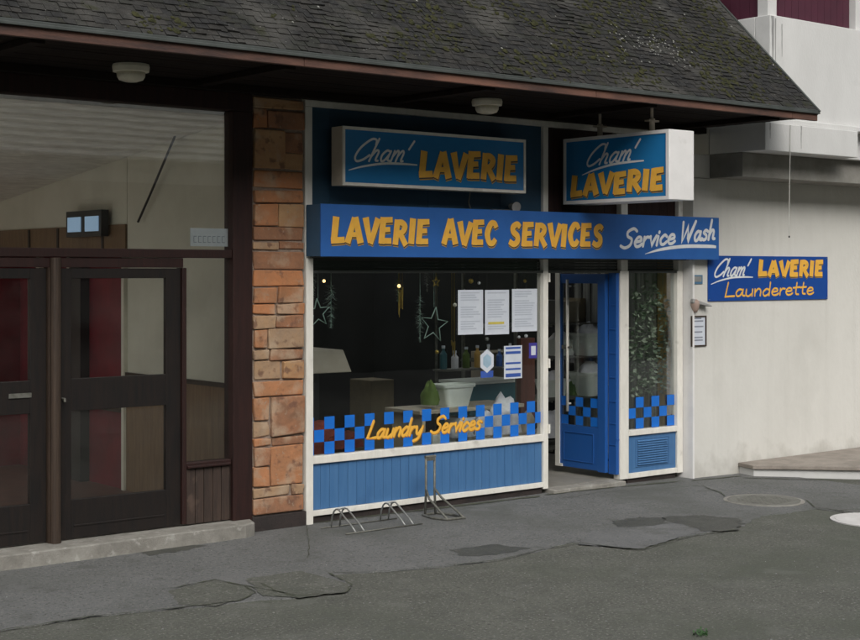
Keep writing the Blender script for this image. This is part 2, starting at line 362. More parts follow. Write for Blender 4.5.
crack([(550, 549), (580, 544), (640, 551), (690, 537), (740, 530)], .008, 14)
crack([(700, 485), (720, 492), (725, 496)], .010, 15)
crack([(806, 499), (815, 507), (840, 510), (900, 506)], .009, 18)
crack([(307, 526), (309, 545), (308, 560)], .004, 19)
crack([(560, 500), (600, 493), (660, 489), (700, 485)], .004, 22)
def foot_line(p0, p1, w, seed, z=.0105):
    crack([p0, p1], w, seed, z)
for (pa, pb, wv, sd_) in (((312, 524), (540, 497), .035, 31), ((620, 487), (683, 480), .03, 32), ((690, 480), (742, 474), .02, 33), ((0, 563), (250, 527), .03, 34), ((742, 476), (870, 478), .02, 35), ((545, 496), (618, 487), .02, 36)): crack([pa, pb], wv, sd_, .0105)  # dark ribbons laid along the foot of the facades
# loose grit, shown as one scatter
gr = MB(); rnd = random.Random(5)
for i in range(330):
    px = rnd.uniform(-40, 900); py = rnd.choice([rnd.uniform(485, 660), rnd.uniform(560, 660)]); x, y = gp(px, py)
    if y > -.15: continue
    s = rnd.choice([.002, .003, .003, .004, .005, .008]); z = (.006 if y > -1.6 else 0)+gz(x, y)
    a = rnd.uniform(0, 3); h = s*.7
    gr.prism([(x+s*math.cos(a+k*1.57)*rnd.uniform(.6, 1.3), y+s*math.sin(a+k*1.57)*rnd.uniform(.6, 1.3)) for k in range(4)], z, z+h, 0 if rnd.random() < .8 else 1)
tag(gr.build('gravel', [M['galv'], M['lichen']]), 'scattered pale grit and tiny stones lying on the asphalt', 'gravel', kind='stuff')
wd = MB()
for i in range(70):
    x, y = gp(702+rnd.gauss(0, 4.2), 634+rnd.gauss(0, 1.6)); a = rnd.uniform(0, 6.28); l = rnd.uniform(.008, .022)
    p = Vector((x, y, .001)); q = p+Vector((math.cos(a)*l, math.sin(a)*l, l*.8)); n = Vector((-math.sin(a), math.cos(a), 0))*.006
    wd.face([p-n*.4, q-n, q+n, p+n*.4]); 
tag(wd.build('weed', M['moss'] if False else mat('weed leaf', (.04, .1, .03), .7)), 'small tuft of green weed growing from the road', 'weed')

# forested slope added unseen behind the camera to darken the reflections in the panes
hl = MB(); xs = [-140+i*8 for i in range(36)]; N_ = 14
for i, x in enumerate(xs):
    for j in range(N_):
        t = j/(N_-1); y = -17-t*60; z = -1+40*t**.8+3*mnoise.noise(Vector((x*.05, y*.05, 3)))+1.8*mnoise.noise(Vector((x*.3, y*.3, 1)))*min(1, t*6)
        hl.v.append(Vector((x, y, z)))
for i in range(len(xs)-1):
    for j in range(N_-1):
        a = i*N_+j; hl.f.append((a, a+1, a+N_+1, a+N_)); hl.m.append(0)
struct(hl, 'added_dark_hill', M['backdrop'])

op = empty('building_opposite', (4, -17, 0), 'pale building with a light grey roof across the street, mirrored in the lobby glass', 'building')
a = MB(); a.box(-4, 10.5, -24, -16, 4.0, 4.6, 0); a.box(-4, 10.5, -24, -16.01, -.2, 3.999, 1); a.build('wall', [M['concrete_white'], M['wood_board']], op)  # lower wall made dark to weaken its reflection in the door panes
a = MB()
for i in range(24):
    y = -15.3-i*.2; z = 4.4+i*.16; a.hexa([(-4.5, y, z), (11, y, z), (11, y-.24, z+.15), (-4.5, y-.24, z+.15), (-4.5, y, z+.06), (11, y, z+.06), (11, y-.24, z+.19), (-4.5, y-.24, z+.19)])
a.build('roof', mat('light roof sheets', (.7, .7, .68), .7, (.45, .45, .44), 3, .3, 20), op)
for x in (-2.5, 0, 2.5, 5, 7.5):
    a = MB(); a.box(x, x+1.1, -16.02, -15.99, 1.2, 2.7); a.build('window', M['black'], op)

# ------------------------------------------------------------ chalet building
EY, EZ = -1.5, 3.84                 # eave line
XR, XL = 5.28, -6.5
ch = empty('chalet_building', (0, 0, 0), 'dark chalet building with a mossy shingle roof over the shopfront and glazed lobby', 'building')
PITCH = R(45); sl_ = Vector((0, math.cos(PITCH), math.sin(PITCH))); nr_ = Vector((0, -math.sin(PITCH), math.cos(PITCH)))
base = Vector((0, EY, EZ))
rf = MB(); rows = 66; ex = .064; rnd = random.Random(2)
def rp(x, s, n): v = base+sl_*s+nr_*n; return (x, v.y, v.z)
for r_ in range(rows):
    x = XL+rnd.uniform(0, .1)
    while x < XR:
        wd_ = rnd.uniform(.05, .13); x1 = min(x+wd_, XR)
        s0 = r_*ex+rnd.uniform(-.012, .01); s1 = s0+ex+.05; th = rnd.uniform(.004, .011)
        lift = rnd.uniform(.0, .006)+max(0, mnoise.noise(Vector((x*2.3, r_*.12, 7))))*.02; tw = rnd.uniform(-.003, .003)
        mi = rnd.choice([0, 0, 1, 1, 2, 3])
        rf.hexa([rp(x+.002, s0, .004), rp(x1-.002, s0, .004), rp(x1-.002, s1, .0), rp(x+.002, s1, .0),
                 rp(x+.002, s0, th+lift+.006+tw), rp(x1-.002, s0, th+lift+.006-tw), rp(x1-.002, s1, .008), rp(x+.002, s1, .008)], mi)
        x = x1
rf.hexa([rp(XL, -.01, -.04), rp(XR-.01, -.01, -.04), rp(XR-.01, rows*ex, -.04), rp(XL, rows*ex, -.04), rp(XL, -.01, -.001), rp(XR-.01, -.01, -.001), rp(XR-.01, rows*ex, -.001), rp(XL, rows*ex, -.001)], 1)
roof = rf.build('roof', M['slate'], ch)
def blob(mb, c, r, fl, mi=0, n=7, ax=nr_):
    c = Vector(c); t1 = Vector((1, 0, 0)); t2 = ax.cross(t1); b = len(mb.v)
    mb.v.append(c+ax*r*fl)
    ring = []
    for (rr, h) in ((.6, .8), (1., .15)):
        for k in range(n):
            th = 2*math.pi*k/n+rr; q = rr*r*random.uniform(.7, 1.25); mb.v.append(c+t1*math.cos(th)*q+t2*math.sin(th)*q+ax*r*fl*h*random.uniform(.7, 1.2))
    for k in range(n):
        l = (k+1) % n; mb.f.append((b, b+1+k, b+1+l)); mb.m.append(mi)
        mb.f.append((b+1+k, b+1+n+k, b+1+n+l, b+1+l)); mb.m.append(mi)
ms = MB(); lc = MB()
for i in range(15000):
    x = random.uniform(XL, XR-.03); s = random.uniform(.02, rows*ex)
    dens = mnoise.noise(Vector((x*1.1, s*1.7, 4)))+.35*mnoise.noise(Vector((x*4, s*5, 8)))+.12*(x-1)/4
    if dens > .07-.02*max(0, x) and random.random() < .55+dens:
        s_ = round(s/ex)*ex+random.uniform(-.02, .03); blob(ms, rp(x, s_, .018), random.choice([.008, .011, .014, .018, .022, .03]), .5)
    elif random.random() < .03+.05*max(0, mnoise.noise(Vector((x*.9, s*2, 20)))):
        blob(lc, rp(x, s, .032), random.choice([.004, .005, .007, .012]), .5, n=5)
for i in range(110):                 # the pale scaly patch above the door
    q = atX(575, 30, 0); x = 3.3+random.gauss(0, .28); s = .72+random.gauss(0, .13); blob(lc, rp(x, s, .03), random.uniform(.004, .011), .3, n=6)
tag(ms.build('moss', M['moss'], roof, smooth=True), kind='stuff'); tag(lc.build('lichen', M['lichen'], roof), kind='stuff')
e_ = MB(); e_.box(XL, XR+.01, EY-.03, EY+.02, EZ-.035, EZ+.004); e_.box(XL, XR+.01, EY-.038, EY-.03, EZ-.038, EZ-.016)
e_.build('drip_edge', M['metal_drip'], roof, bevel=.004)
rk = MB()                            # bent flashing up the verge
for a, b, n0, n1 in ((XR-.012, XR+.018, .012, .024),):
    rk.hexa([rp(a, -.03, n0), rp(b, -.03, n0), rp(b, rows*ex, n0), rp(a, rows*ex, n0), rp(a, -.03, n1), rp(b, -.03, n1), rp(b, rows*ex, n1), rp(a, rows*ex, n1)])
rk.hexa([rp(XR+.008, -.03, -.07), rp(XR+.018, -.03, -.07), rp(XR+.018, rows*ex, -.07), rp(XR+.008, rows*ex, -.07), rp(XR+.008, -.03, n0), rp(XR+.018, -.03, n0), rp(XR+.018, rows*ex, n0), rp(XR+.008, rows*ex, n0)])
rk.build('verge_flashing', M['metal_drip'], roof)
fb = MB(); x = XL
while x < XR:
    x1 = min(x+random.uniform(2.2, 3.4), XR); fb.box(x+.002, x1-.002, EY-.012, EY+.03, 3.735, EZ-.036); x = x1
fb.build('eave_board', M['fascia_wood'], ch, bevel=.004)
bb = MB()
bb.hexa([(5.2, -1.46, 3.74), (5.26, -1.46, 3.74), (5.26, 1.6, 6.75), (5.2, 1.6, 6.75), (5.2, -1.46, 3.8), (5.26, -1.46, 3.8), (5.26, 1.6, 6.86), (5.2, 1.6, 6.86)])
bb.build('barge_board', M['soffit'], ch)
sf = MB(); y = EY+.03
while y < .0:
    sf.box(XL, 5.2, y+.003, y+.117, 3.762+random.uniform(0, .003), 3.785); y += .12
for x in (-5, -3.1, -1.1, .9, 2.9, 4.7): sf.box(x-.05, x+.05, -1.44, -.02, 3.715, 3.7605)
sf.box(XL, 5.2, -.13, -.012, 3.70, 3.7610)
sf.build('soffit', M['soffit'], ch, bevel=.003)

# pillar of random sandstone
pl = MB(); rnd = random.Random(12); x0, x1 = -.535, -.015; z = .135
pl.box(x0+.006, x1-.006, -.024, .3, .1, 3.70, 5)
while z < 3.69:
    h = rnd.choice([.08, .1, .12, .14, .17, .2, .34]); h = min(h, 3.69-z)
    if 3.69-(z+h) < .07: h = 3.69-z
    def blk(a, b, c, d_):
        p = rnd.uniform(.0, .022)
        pl.box(a+.007, b-.007, -.036-p, .2, c+.007, d_-.007, rnd.choice([0, 0, 1, 1, 2, 3, 4]), .009)
    if h > .3:
        xm = x0+rnd.choice([.17, .32]); zz = z+h*rnd.uniform(.4, .6)
        if xm-x0 < .25: blk(x0, xm, z, zz); blk(x0, xm, zz, z+h); blk(xm, x1, z, z+h)
        else: blk(x0, xm, z, z+h); blk(xm, x1, z, zz); blk(xm, x1, zz, z+h)
    elif rnd.random() < .3: blk(x0, x1, z, z+h)
    else:
        xm = x0+rnd.uniform(.14, .38); blk(x0, xm, z, z+h); blk(xm, x1, z, z+h)
    z += h
pil = pl.build('stone_pillar', M['stones']+[M['mortar']], ch, bevel=.009)
p2 = MB(); p2.box(-.55, -.003, -.06, .2, -.01, .13); p2.build('plinth', M['plinth'], pil, bevel=.006)

# glazed lobby entrance ------------------------------------------------
fr = MB()
fr.box(XL, -.54, -.04, .10, 3.55, 3.70); fr.box(-.735, -.545, -.045, .10, .10, 3.549)
fr.box(XL, -.737, -.03, .08, 2.315, 2.385)
fr.box(XL, -1.19, -.015, .08, 2.235, 2.313)
fr.box(-1.205, -1.165, -.025, .08, .135, 2.234)
fr.box(-1.163, -.737, -.02, .08, .585, .635); 
fr.box(-1.163, -.755, -.045, -.021, .59, .612)
fr.box(-3.55, -3.4, -.04, .09, .12, 2.314)
lob = fr.build('lobby_entrance_frame', M['wood_dark'], ch, bevel=.006)
t = MB(); t.box(XL, -.55, -.055, -.041, 3.702, 3.728); t.build('top_trim', M['lamp_rim'], lob)
cl = MB(); x = -1.162
while x < -.745:
    x1 = min(x+.083, -.738); cl.box(x+.003, x1-.003, -.012, .05, .13, .584); x = x1
cl.build('cladding', M['wood_board'], lob, bevel=.004)
gl = MB(); gl.box(XL, -.725, .03, .036, 2.387, 3.548); gl.build('upper_pane', M['glass'], lob)
gl = MB(); gl.box(-1.175, -.725, .03, .036, .63, 2.31); gl.build('side_pane', M['glass'], lob)
po = MB(); po.tube([(-2.325, -.045, .1), (-2.325, -.045, 2.31)], .042, 14); po.box(-2.375, -2.275, -.03, .06, .1, 2.234)
po.build('centre_post', M['wood_post'], lob, smooth=False)
def lobby_door(xa, xb):
    f = MB(); y0, y1 = .0, .05; st = .13
    f.box(xa, xa+st*.75, y0, y1, .13, 2.23); f.box(xb-st, xb, y0, y1, .13, 2.23)
    xi, xj = xa+st*.75, xb-st
    f.box(xi, xj, y0, y1, 2.15, 2.23); f.box(xi, xj, y0, y1, 1.12, 1.37); f.box(xi, xj, y0, y1, .13, .43)
    f.box(xi+.02, xj-.02, y0-.006, y0, .22, .235)
    dd = f.build('lobby_door', M['wood_door'], ch, bevel=.005)
    a = MB(); a.box(xi, xj, .022, .028, 1.37, 2.15); a.build('door_pane', M['glass'], dd)
    a = MB(); a.box(xi, xj, .022, .028, .43, 1.12); a.build('door_pane', M['glass'], dd)
    return dd
d1 = lobby_door(-2.27, -1.21); lobby_door(-3.39, -2.38)
h_ = MB(); h_.tube([(-2.25, -.0, 1.22), (-2.25, -.05, 1.22), (-2.25, -.05, 1.2)], .01); h_.build('handle', M['galv_old'], d1)
ml = MB(); q = at(20, 396, -.006); ml.box(q.x-.09, q.x+.09, -.012, -.001, q.z-.015, q.z+.02); ml.build('letter_slot', M['galv_old'], ch.children[-1] if False else d1)
stp = MB(); stp.prism(rough_edge([(XL, -.27), (-2, -.27), (-.74, -.25), (-.62, -.2)], .006, .12, 4)+[(-.556, -.02), (-.556, .3), (XL, .3)], -.02, .118)
stp.build('entrance_step', M['concrete'], ch, bevel=.012)

# lobby room
lr = MB()
lr.box(-3.0, -.50, .3, 7, .02, .11); lr.build('lobby_floor', M['lobby_floor'], ch)
lr = MB(); lr.box(XL, -3.001, .3, 7, .02, .108); lr.build('lobby_floor', mat('pale bounce floor', (.75, .74, .7), .5), ch)  # unseen pale floor added to bounce sky light up to the ceiling
lw = MB(); lw.box(-.56, -.50, .101, 2.15, 1.2, 3.75, 0); lw.box(-.575, -.50, .101, 2.15, .11, 1.199, 1); lw.box(-.585, -.50, .11, 2.15, 1.2, 1.24, 2)
lw.box(-.56, -.50, 2.16, 7, 2.66, 3.75, 0); lw.box(-.58, -.50, 2.16, 7, 2.42, 2.659, 1)
lw.box(-.60, -.50, 2.15, 2.2, .11, 2.4, 0); lw.box(-.56, -.50, 2.21, 7, .11, 2.4, 3)
lw.box(-.66, -.561, 2.95, 3.2, .11, 2.4, 4); lw.box(-.62, -.561, 3.22, 3.34, .11, 2.4, 5)
lw.box(-.62, -.561, 4.0, 4.07, .9, 2.4, 5); lw.box(-.60, -.561, 2.21, 7, .85, .89, 2)
for y in (2.6, 3.6, 4.3, 5.1): lw.box(-.592, -.581, y, y+.04, 2.43, 2.65, 2)
lw.box(-1.2, -.561, 4.6, 4.66, .11, 2.4, 3)
lw.build('lobby_wall', [M['cream_wall'], M['wainscot'], M['wood_post'], M['maroon'], M['black'], M['lamp_rim']], ch)
lb = MB(); lb.box(XL, -.5, 7, 7.1, .02, 3.0, 0); lb.box(XL, -3, 6.9, 6.99, .1, 2.3, 1); lb.box(XL-.1, XL, 5.6, 7, 0, 3.6, 0)
lb.build('lobby_back_wall', [M['cream_wall'], M['maroon']], ch)
lc_ = MB(); lc_.hexa([(-3.0, .11, 3.52), (-.57, .11, 3.52), (-.57, 7, 2.78), (-3.0, 7, 2.78), (-3.0, .11, 3.6), (-.57, .11, 3.6), (-.57, 7, 2.86), (-3.0, 7, 2.86)])
lc_.box(XL, -3.001, .11, .9, 3.5, 3.6)  # rest left open: unseen skylight added to brighten the lobby
lc_.build('lobby_ceiling', M['ceil_tex'], ch)
cb = MB(); cb.tube([atX(222, 112, -.58), atX(187, 120, -.62)+Vector((-.05, 0, 0)), atX(150, 195, -.62), atX(138, 222, -.62)], .012, 6)
tag(cb.build('cable', M['black']), 'thin dark cable running slantwise down the cream lobby wall', 'cable')
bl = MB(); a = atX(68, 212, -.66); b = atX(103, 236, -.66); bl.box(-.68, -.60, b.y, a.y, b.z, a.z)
bo = bl.build('lobby_window', M['black']); tag(bo, 'small black framed window in the lobby with two pale blue panes glowing in place of daylight', 'glowing window')
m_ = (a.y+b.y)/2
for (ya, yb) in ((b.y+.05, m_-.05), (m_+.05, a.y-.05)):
    k = MB(); k.box(-.69, -.681, ya, yb, b.z+.05, a.z-.06); k.build('pane', M['daylight_glow'], bo)  # panes emit a mild glow in place of daylight behind the window
np_ = MB(); a = at(190, 228, .045); b = at(230, 249, .045); np_.box(a.x, b.x, .04, .044, b.z+.02, a.z)
no_ = np_.build('notice_strip', M['paper']); tag(no_, 'wide pale notice strip at the foot of the upper lobby pane', 'notice')
k = MB(); x = a.x+.03
while x < b.x-.05:
    k.box(x, x+.03, .0385, .0395, b.z+.05, b.z+.055); k.box(x, x+.03, .0385, .0395, b.z+.1, b.z+.105); k.box(x, x+.005, .038, .0384, b.z+.055, b.z+.1); x += .045
k.build('printed_lines', M['print'], no_)

# shopfront -------------------------------------------------------------
W = MB(); Y0, Y1 = -.035, .06
W.box(.0, .075, -.05, Y1, .0, 2.32); W.box(.0, .075, Y0, Y1, 2.321, 3.64)
W.box(.0, 4.95, Y0, Y1, 3.642, 3.695)
W.box(2.85, 2.915, Y0, Y1, .05, 3.64)
W.box(3.945, 4.075, Y0, Y1, .045, 2.21); W.box(3.96, 4.06, Y0, Y1, 2.211, 3.64)
W.box(4.83, 4.92, Y0, Y1, .04, 2.21); W.box(4.85, 4.92, Y0, Y1, 2.211, 3.64)
W.box(.077, 2.848, Y0-.004, Y1, .525, .592); W.box(.077, 2.848, Y0-.002, Y1, .07, .118)
W.box(4.077, 4.828, Y0-.004, Y1, .49, .548); W.box(4.077, 4.828, Y0-.002, Y1, .045, .098)
sfp = W.build('shopfront_frame', M['frame_white'], ch, bevel=.004)
for z in (1.25, 2.1, .6):
    hn = MB(); hn.tube([(2.917, -.045, z), (2.917, -.045, z+.09)], .012, 8); hn.build('hinge', M['frame_white'], sfp)
b_ = MB(); x = .077
while x < 2.84:
    x1 = min(x+.099, 2.848); b_.box(x+.0015, x1-.0015, -.012+random.uniform(-.0015, .0015), .04, .119, .524); x = x1
b_.build('boarded_panel', M['blue_panel'], sfp, bevel=.004)
b_ = MB(); b_.box(4.077, 4.828, -.012, .04, .099, .489); b_.box(4.2, 4.72, -.018, -.012, .15, .158); b_.box(4.2, 4.72, -.018, -.012, .44, .448)
b_.box(4.2, 4.208, -.018, -.012, .158, .44); b_.box(4.712, 4.72, -.018, -.012, .158, .44)
for i in range(11):
    z = .17+i*.0245; b_.hexa([(4.23, -.028, z), (4.69, -.028, z), (4.69, -.012, z+.003), (4.23, -.012, z+.003), (4.23, -.028, z+.006), (4.69, -.028, z+.006), (4.69, -.012, z+.019), (4.23, -.012, z+.019)])
b_.build('louvred_panel', M['blue_panel'], sfp, bevel=.001)
b_ = MB(); b_.box(.077, 2.848, -.01, .05, -.01, .069); b_.box(4.077, 4.82, -.01, .05, -.05, .044); b_.build('plinth', M['plinth'], sfp)
b_ = MB(); b_.box(.077, 2.848, .01, .016, .594, 2.30); b_.build('window_pane', M['glass_shop'], sfp)
b_ = MB(); b_.box(4.077, 4.828, .01, .016, .55, 2.21); b_.build('window_pane', M['glass_shop'], sfp)
ck = MB()
sq = .110; P_ = .221
def sqr(mb, xa, xb, za, zb, y): mb.face([(xa, y, za), (xb, y, za), (xb, y, zb), (xa, y, zb)])
for k in range(13):
    x = .225-P_+k*P_+.004
    for row in (0, 2):
        xa, xb = max(x, .078), min(x+sq, 2.846)
        z = .585+row*sq+.011
        if xb > xa+.02: sqr(ck, xa, xb, z, z+sq, .004)
    xm = x+sq+.001
    if xm < 2.84 and (xm < .62 or xm > 2.02): sqr(ck, max(xm, .078), min(xm+sq-.002, 2.846), .586+sq+.011, .584+2*sq+.011, .004)
ck.build('checker_sticker', M['sticker'], sfp)
ck = MB()
for k in range(4):
    x = 4.20-P_+k*P_*1.1
    for row in (0, 2):
        xa, xb = max(x, 4.08), min(x+sq*1.1, 4.826); z = .553+row*sq
        if xb > xa+.02: sqr(ck, xa, xb, z, z+sq, .004)
    xm = x+sq*1.1+.001; xa, xb = max(xm, 4.08), min(xm+sq*1.1-.002, 4.826)
    if xb > xa+.02: sqr(ck, xa, xb, .554+sq, .551+2*sq, .004)
ck.build('checker_sticker', M['sticker'], sfp)
b_ = MB()
for i in range(4): b_.box(.077, 4.828, .02+.004*(i % 2), .05, 2.215+i*.028, 2.215+i*.028+.025)
b_.box(.05, 4.9, -.1, .06, 2.326, 2.34)
b_.build('roller_shutter', M['shutter'], sfp, bevel=.003)
rail = MB(); rail.box(.077, 4.828, -.03, .0, 2.19, 2.214); rail.build('shutter_rail', M['shutter'], sfp)
b_ = MB(); b_.box(.077, 2.848, .0, .04, 2.34, 3.64); 
for x in (.28, 1.4, 2.3): b_.box(x, x+.006, -.003, -.0005, 2.8, 3.64)
b_.build('upper_blue_board', M['navy_board'], sfp)
b_ = MB(); x = 2.917
while x < 4.84:
    x1 = min(x+.12, 4.848)
    if not (x < 3.96 < x1 or 3.95 <= x < 4.06): b_.box(x+.002, x1-.002, .01, .04, 2.34, 3.64)
    x = x1
b_.box(2.917, 4.848, .03, .05, 2.34, 3.64)
b_.build('upper_timber_board', M['wood_dark'], sfp)
dj = MB(); dj.box(3.90, 3.943, -.02, .09, .10, 2.19); dj.box(3.905, 3.94, -.028, -.02, .45, .47)
for z in (.4, .62, .85, 1.1, 1.35, 1.6, 1.85): dj.box(3.893, 3.8995, -.01, .07, z, z+.012)
dj.build('door_jamb', M['door_blue'], sfp, bevel=.002)
th_ = MB(); th_.box(2.917, 3.945, -.12, .4, -.04, .045); th_.build('threshold', M['concrete'], sfp, bevel=.012)

# shop door standing open, square to the front
DX0, DX1 = 3.855, 3.90
dm = MB()
dm.box(DX0, DX1, .095, .205, .11, 2.18); dm.box(DX0, DX1, .755, .80, .125, 2.18)
dm.box(DX0, DX1, .205, .755, 2.08, 2.18); dm.box(DX0+.004, DX1-.004, .205, .755, .12, .57)
dm.box(DX0-.004, DX0+.003, .27, .70, .19, .2); dm.box(DX0-.004, DX0+.003, .27, .70, .49, .50)
dm.box(DX0-.004, DX0+.003, .26, .27, .19, .50); dm.box(DX0-.004, DX0+.003, .70, .71, .19, .50)
sd = dm.build('shop_door', M['door_blue'], ch, bevel=.003)
k = MB(); k.box(DX0+.018, DX0+.024, .206, .754, .571, 2.079); k.build('door_pane', M['glass_shop'], sd)
k = MB(); k.box(DX0-.012, DX1+.012, .802, .825, .12, 2.19); k.box(DX0-.012, DX0-.001, .76, .8015, .12, 2.19); k.box(DX0-.012, DX0-.001, .72, .7595, .12, .15); k.build('edge_strip', M['frame_white'], sd)
k = MB(); k.tube([(DX0-.05, .60, .72), (DX0-.05, .60, 2.12)], .016, 10)
for z in (.8, 2.05): k.tube([(DX0-.05, .60, z), (DX0, .60, z)], .01, 8)
k.build('pull_bar', M['frame_white'], sd, smooth=True)
k = MB(); k.box(DX0-.06, DX0, .64, .68, 1.38, 1.42); k.tube([(DX0-.05, .66, 1.4), (DX0-.05, .54, 1.4)], .011, 8); k.build('handle', M['galv_old'], sd)
ck = MB(); s2 = .11
for i in range(5):
    for j in range(3):
        if (i+j) % 2 == 0:
            y = .208+i*s2; z = .575+j*s2*.9; y2 = min(y+s2, .752)
            ck.face([(DX0+.012, y, z), (DX0+.012, y, z+s2*.9), (DX0+.012, y2, z+s2*.9), (DX0+.012, y2, z)])
ck.build('checker_sticker', M['sticker'], sd)

# shop room
fl = MB(); fl.box(.0, 4.95, .06, 5.5, -.02, .048); fl.build('shop_floor', M['floor_shop'], ch)
rw_ = MB(); rw_.box(-.05, .03, .07, 5.5, .05, 2.7, 0); rw_.box(.03, 4.99, 5.5, 5.6, .05, 2.7, 0); rw_.box(.03, 4.95, .07, .7, 2.45, 2.5, 0)  # ceiling stops short, an unseen roof opening added to light the shop
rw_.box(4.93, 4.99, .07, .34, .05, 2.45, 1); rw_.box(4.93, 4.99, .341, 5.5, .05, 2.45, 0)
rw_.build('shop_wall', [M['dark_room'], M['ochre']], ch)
dk = MB(); 
for i in range(18): dk.box(4.87+.02*(i % 2), 4.92, .34+i*.07, .405+i*.07, .08, 2.4)
tag(dk.build('curtain', M['grey_drape'], bevel=.01), 'grey pleated curtain hanging beside the ochre wall behind the narrow window', 'curtain')
bk = MB(); bk.box(XL, 5.2, 9, 9.2, 0, 7.8); bk.box(XL-.2, XL, 7.1, 9, 0, 7.8); bk.box(-.48, -.06, .3, 9, -.02, 3.7)
bk.box(XL, 5.19, .07, .7, 3.79, 3.85); bk.box(-3, .0, .901, 1.5, 3.79, 3.85); bk.box(-3, -.05, 1.5, 8.9, 3.79, 3.85)
bk.face([(5.19, -1.4, 3.86), (5.19, 9, 3.86), (5.19, 9, 7.8), (5.19, 1.9, 7.1)])
bk.build('outer_wall', M['cream_wall'], ch)

# ------------------------------------------------------------ white building
wb = empty('white_building', (6.5, 0, 0), 'white rendered building with projecting concrete blocks and parapet beside the shop', 'building')
a = MB(); a.box(4.955, 16, -.15, .3, -.4, 3.47); a.box(5.215, 16, -.152+.01, .3, 3.471, 3.9)
wl = a.build('wall', M['white_wall'], wb, bevel=.008)
a = MB(); a.box(4.925, 4.954, -.17, .08, -.06, 2.33); a.build('corner_bead', M['white_box'], wb, bevel=.004)
a = MB(); a.box(4.957, 4.985, -.1535, -.1505, 2.8, 2.803); 
a = MB(); a.box(5.22, 6.86, -.9, -.151, 3.475, 3.77); a.build('ledge_block', M['concrete_white'], wb, bevel=.008)
a = MB(); a.box(6.862, 16, -.7, -.151, 3.475, 3.77); a.build('ledge_block', M['concrete_white'], wb, bevel=.008)
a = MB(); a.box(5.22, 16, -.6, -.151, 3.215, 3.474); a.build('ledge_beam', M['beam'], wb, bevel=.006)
a = MB(); a.box(4.957, 5.219, -.158, -.151, 3.208, 3.214); a.build('ledge_line', M['beam'], wb)  # thin grey strip carrying the beam's lower line across the wall
a = MB(); a.box(5.43, 16, -.8, -.6, 3.83, 4.93); a.box(5.43, 5.6, -.599, 4, 3.83, 4.93); a.box(5.3, 16, -.86, 4, 3.771, 3.828)
a.build('parapet', M['concrete_white'], wb, bevel=.008)
for x, y in ((5.47, -.74), (7.05, -.74), (8.8, -.74), (5.47, 1.6)):
    a = MB(); a.box(x, x+.15, y, y+.14, 4.931, 7.2); a.build('post', M['concrete_white'], wb, bevel=.006)
for x in (5.63, 7.21):
    a = MB(); n = 12; L_ = 1.41
    for i in range(n): a.box(x+i*L_/n+.002, x+(i+1)*L_/n-.002, -.66, -.63, 4.935, 7.1)
    a.build('cladding_panel', M['mulberry'], wb)
a = MB()
for i in range(16): a.box(5.52, 5.55, -.59+i*.135, -.458+i*.135, 4.935, 7.1)
a.build('cladding_panel', M['mulberry'], wb)
a = MB(); a.box(5.7, 15.9, -.5, 4, 7.11, 7.3); a.box(5.7, 15.9, 3.9, 4.1, 0, 7.1); a.box(15.8, 16, -.14, 4, -.1, 7.1); a.build('upper_floor', M['concrete_white'], wb)
def fringe(name, pts, m, parent, y):
    mb = MB(); mb.face([(x, y, z) for x, z in pts]); return mb.build(name, m, parent)
# weather streaks running down the parapet corner (film of dirt with its own outline)
rnd = random.Random(3)
st_ = MB()
def streak(x, z1, z0, wdt, y):
    st_ = MB(); P = []
    n = 9
    for i in range(n+1): t = i/n; P.append((x+wdt*(.5+.5*rnd.random())*(1-.7*t), z1+(z0-z1)*t))
    Q = [(x-wdt*(.5+.5*rnd.random())*(1-.7*(i/n)), z1+(z0-z1)*i/n) for i in range(n+1)]
    for i in range(n): st_.face([(P[i][0], y, P[i][1]), (Q[i][0], y, Q[i][1]), (Q[i+1][0], y, Q[i+1][1]), (P[i+1][0], y, P[i+1][1])])
    st_.build('weather_stain', M['stain'], wb)
streak(5.475, 4.92, 4.25, .03, -.8015); streak(5.63, 4.85, 4.5, .012, -.8015); streak(5.52, 4.9, 3.95, .012, -.8015)
streak(5.3, 3.765, 3.6, .015, -.9015); streak(5.83, 3.765, 3.52, .014, -.9015)
# angled stone landing at the right
A1 = (5.72, -.154); A2 = (5.66, -.40); B1 = (6.47, -1.20); B2 = (9.0, -3.2)
a = MB(); a.prism([A1, A2, B1, B2, (11, -3.2), (11, -.154)], -.15, .05, 0, None)
sp = a.build('landing_step', M['concrete_white'], wb, bevel=.006)
a = MB(); a.prism([(5.70, -.154), (5.63, -.41), (6.45, -1.23), (9.0, -3.26), (11.03, -3.26), (11.03, -.154)], .0505, .095); 
a.build('tread_slab', mat('stone tread', (.3, .265, .23), .85, (.21, .185, .16), 4, .6, 60, spots=[(9, .6, .1, (.36, .31, .27), .6)]), wb, bevel=.008)

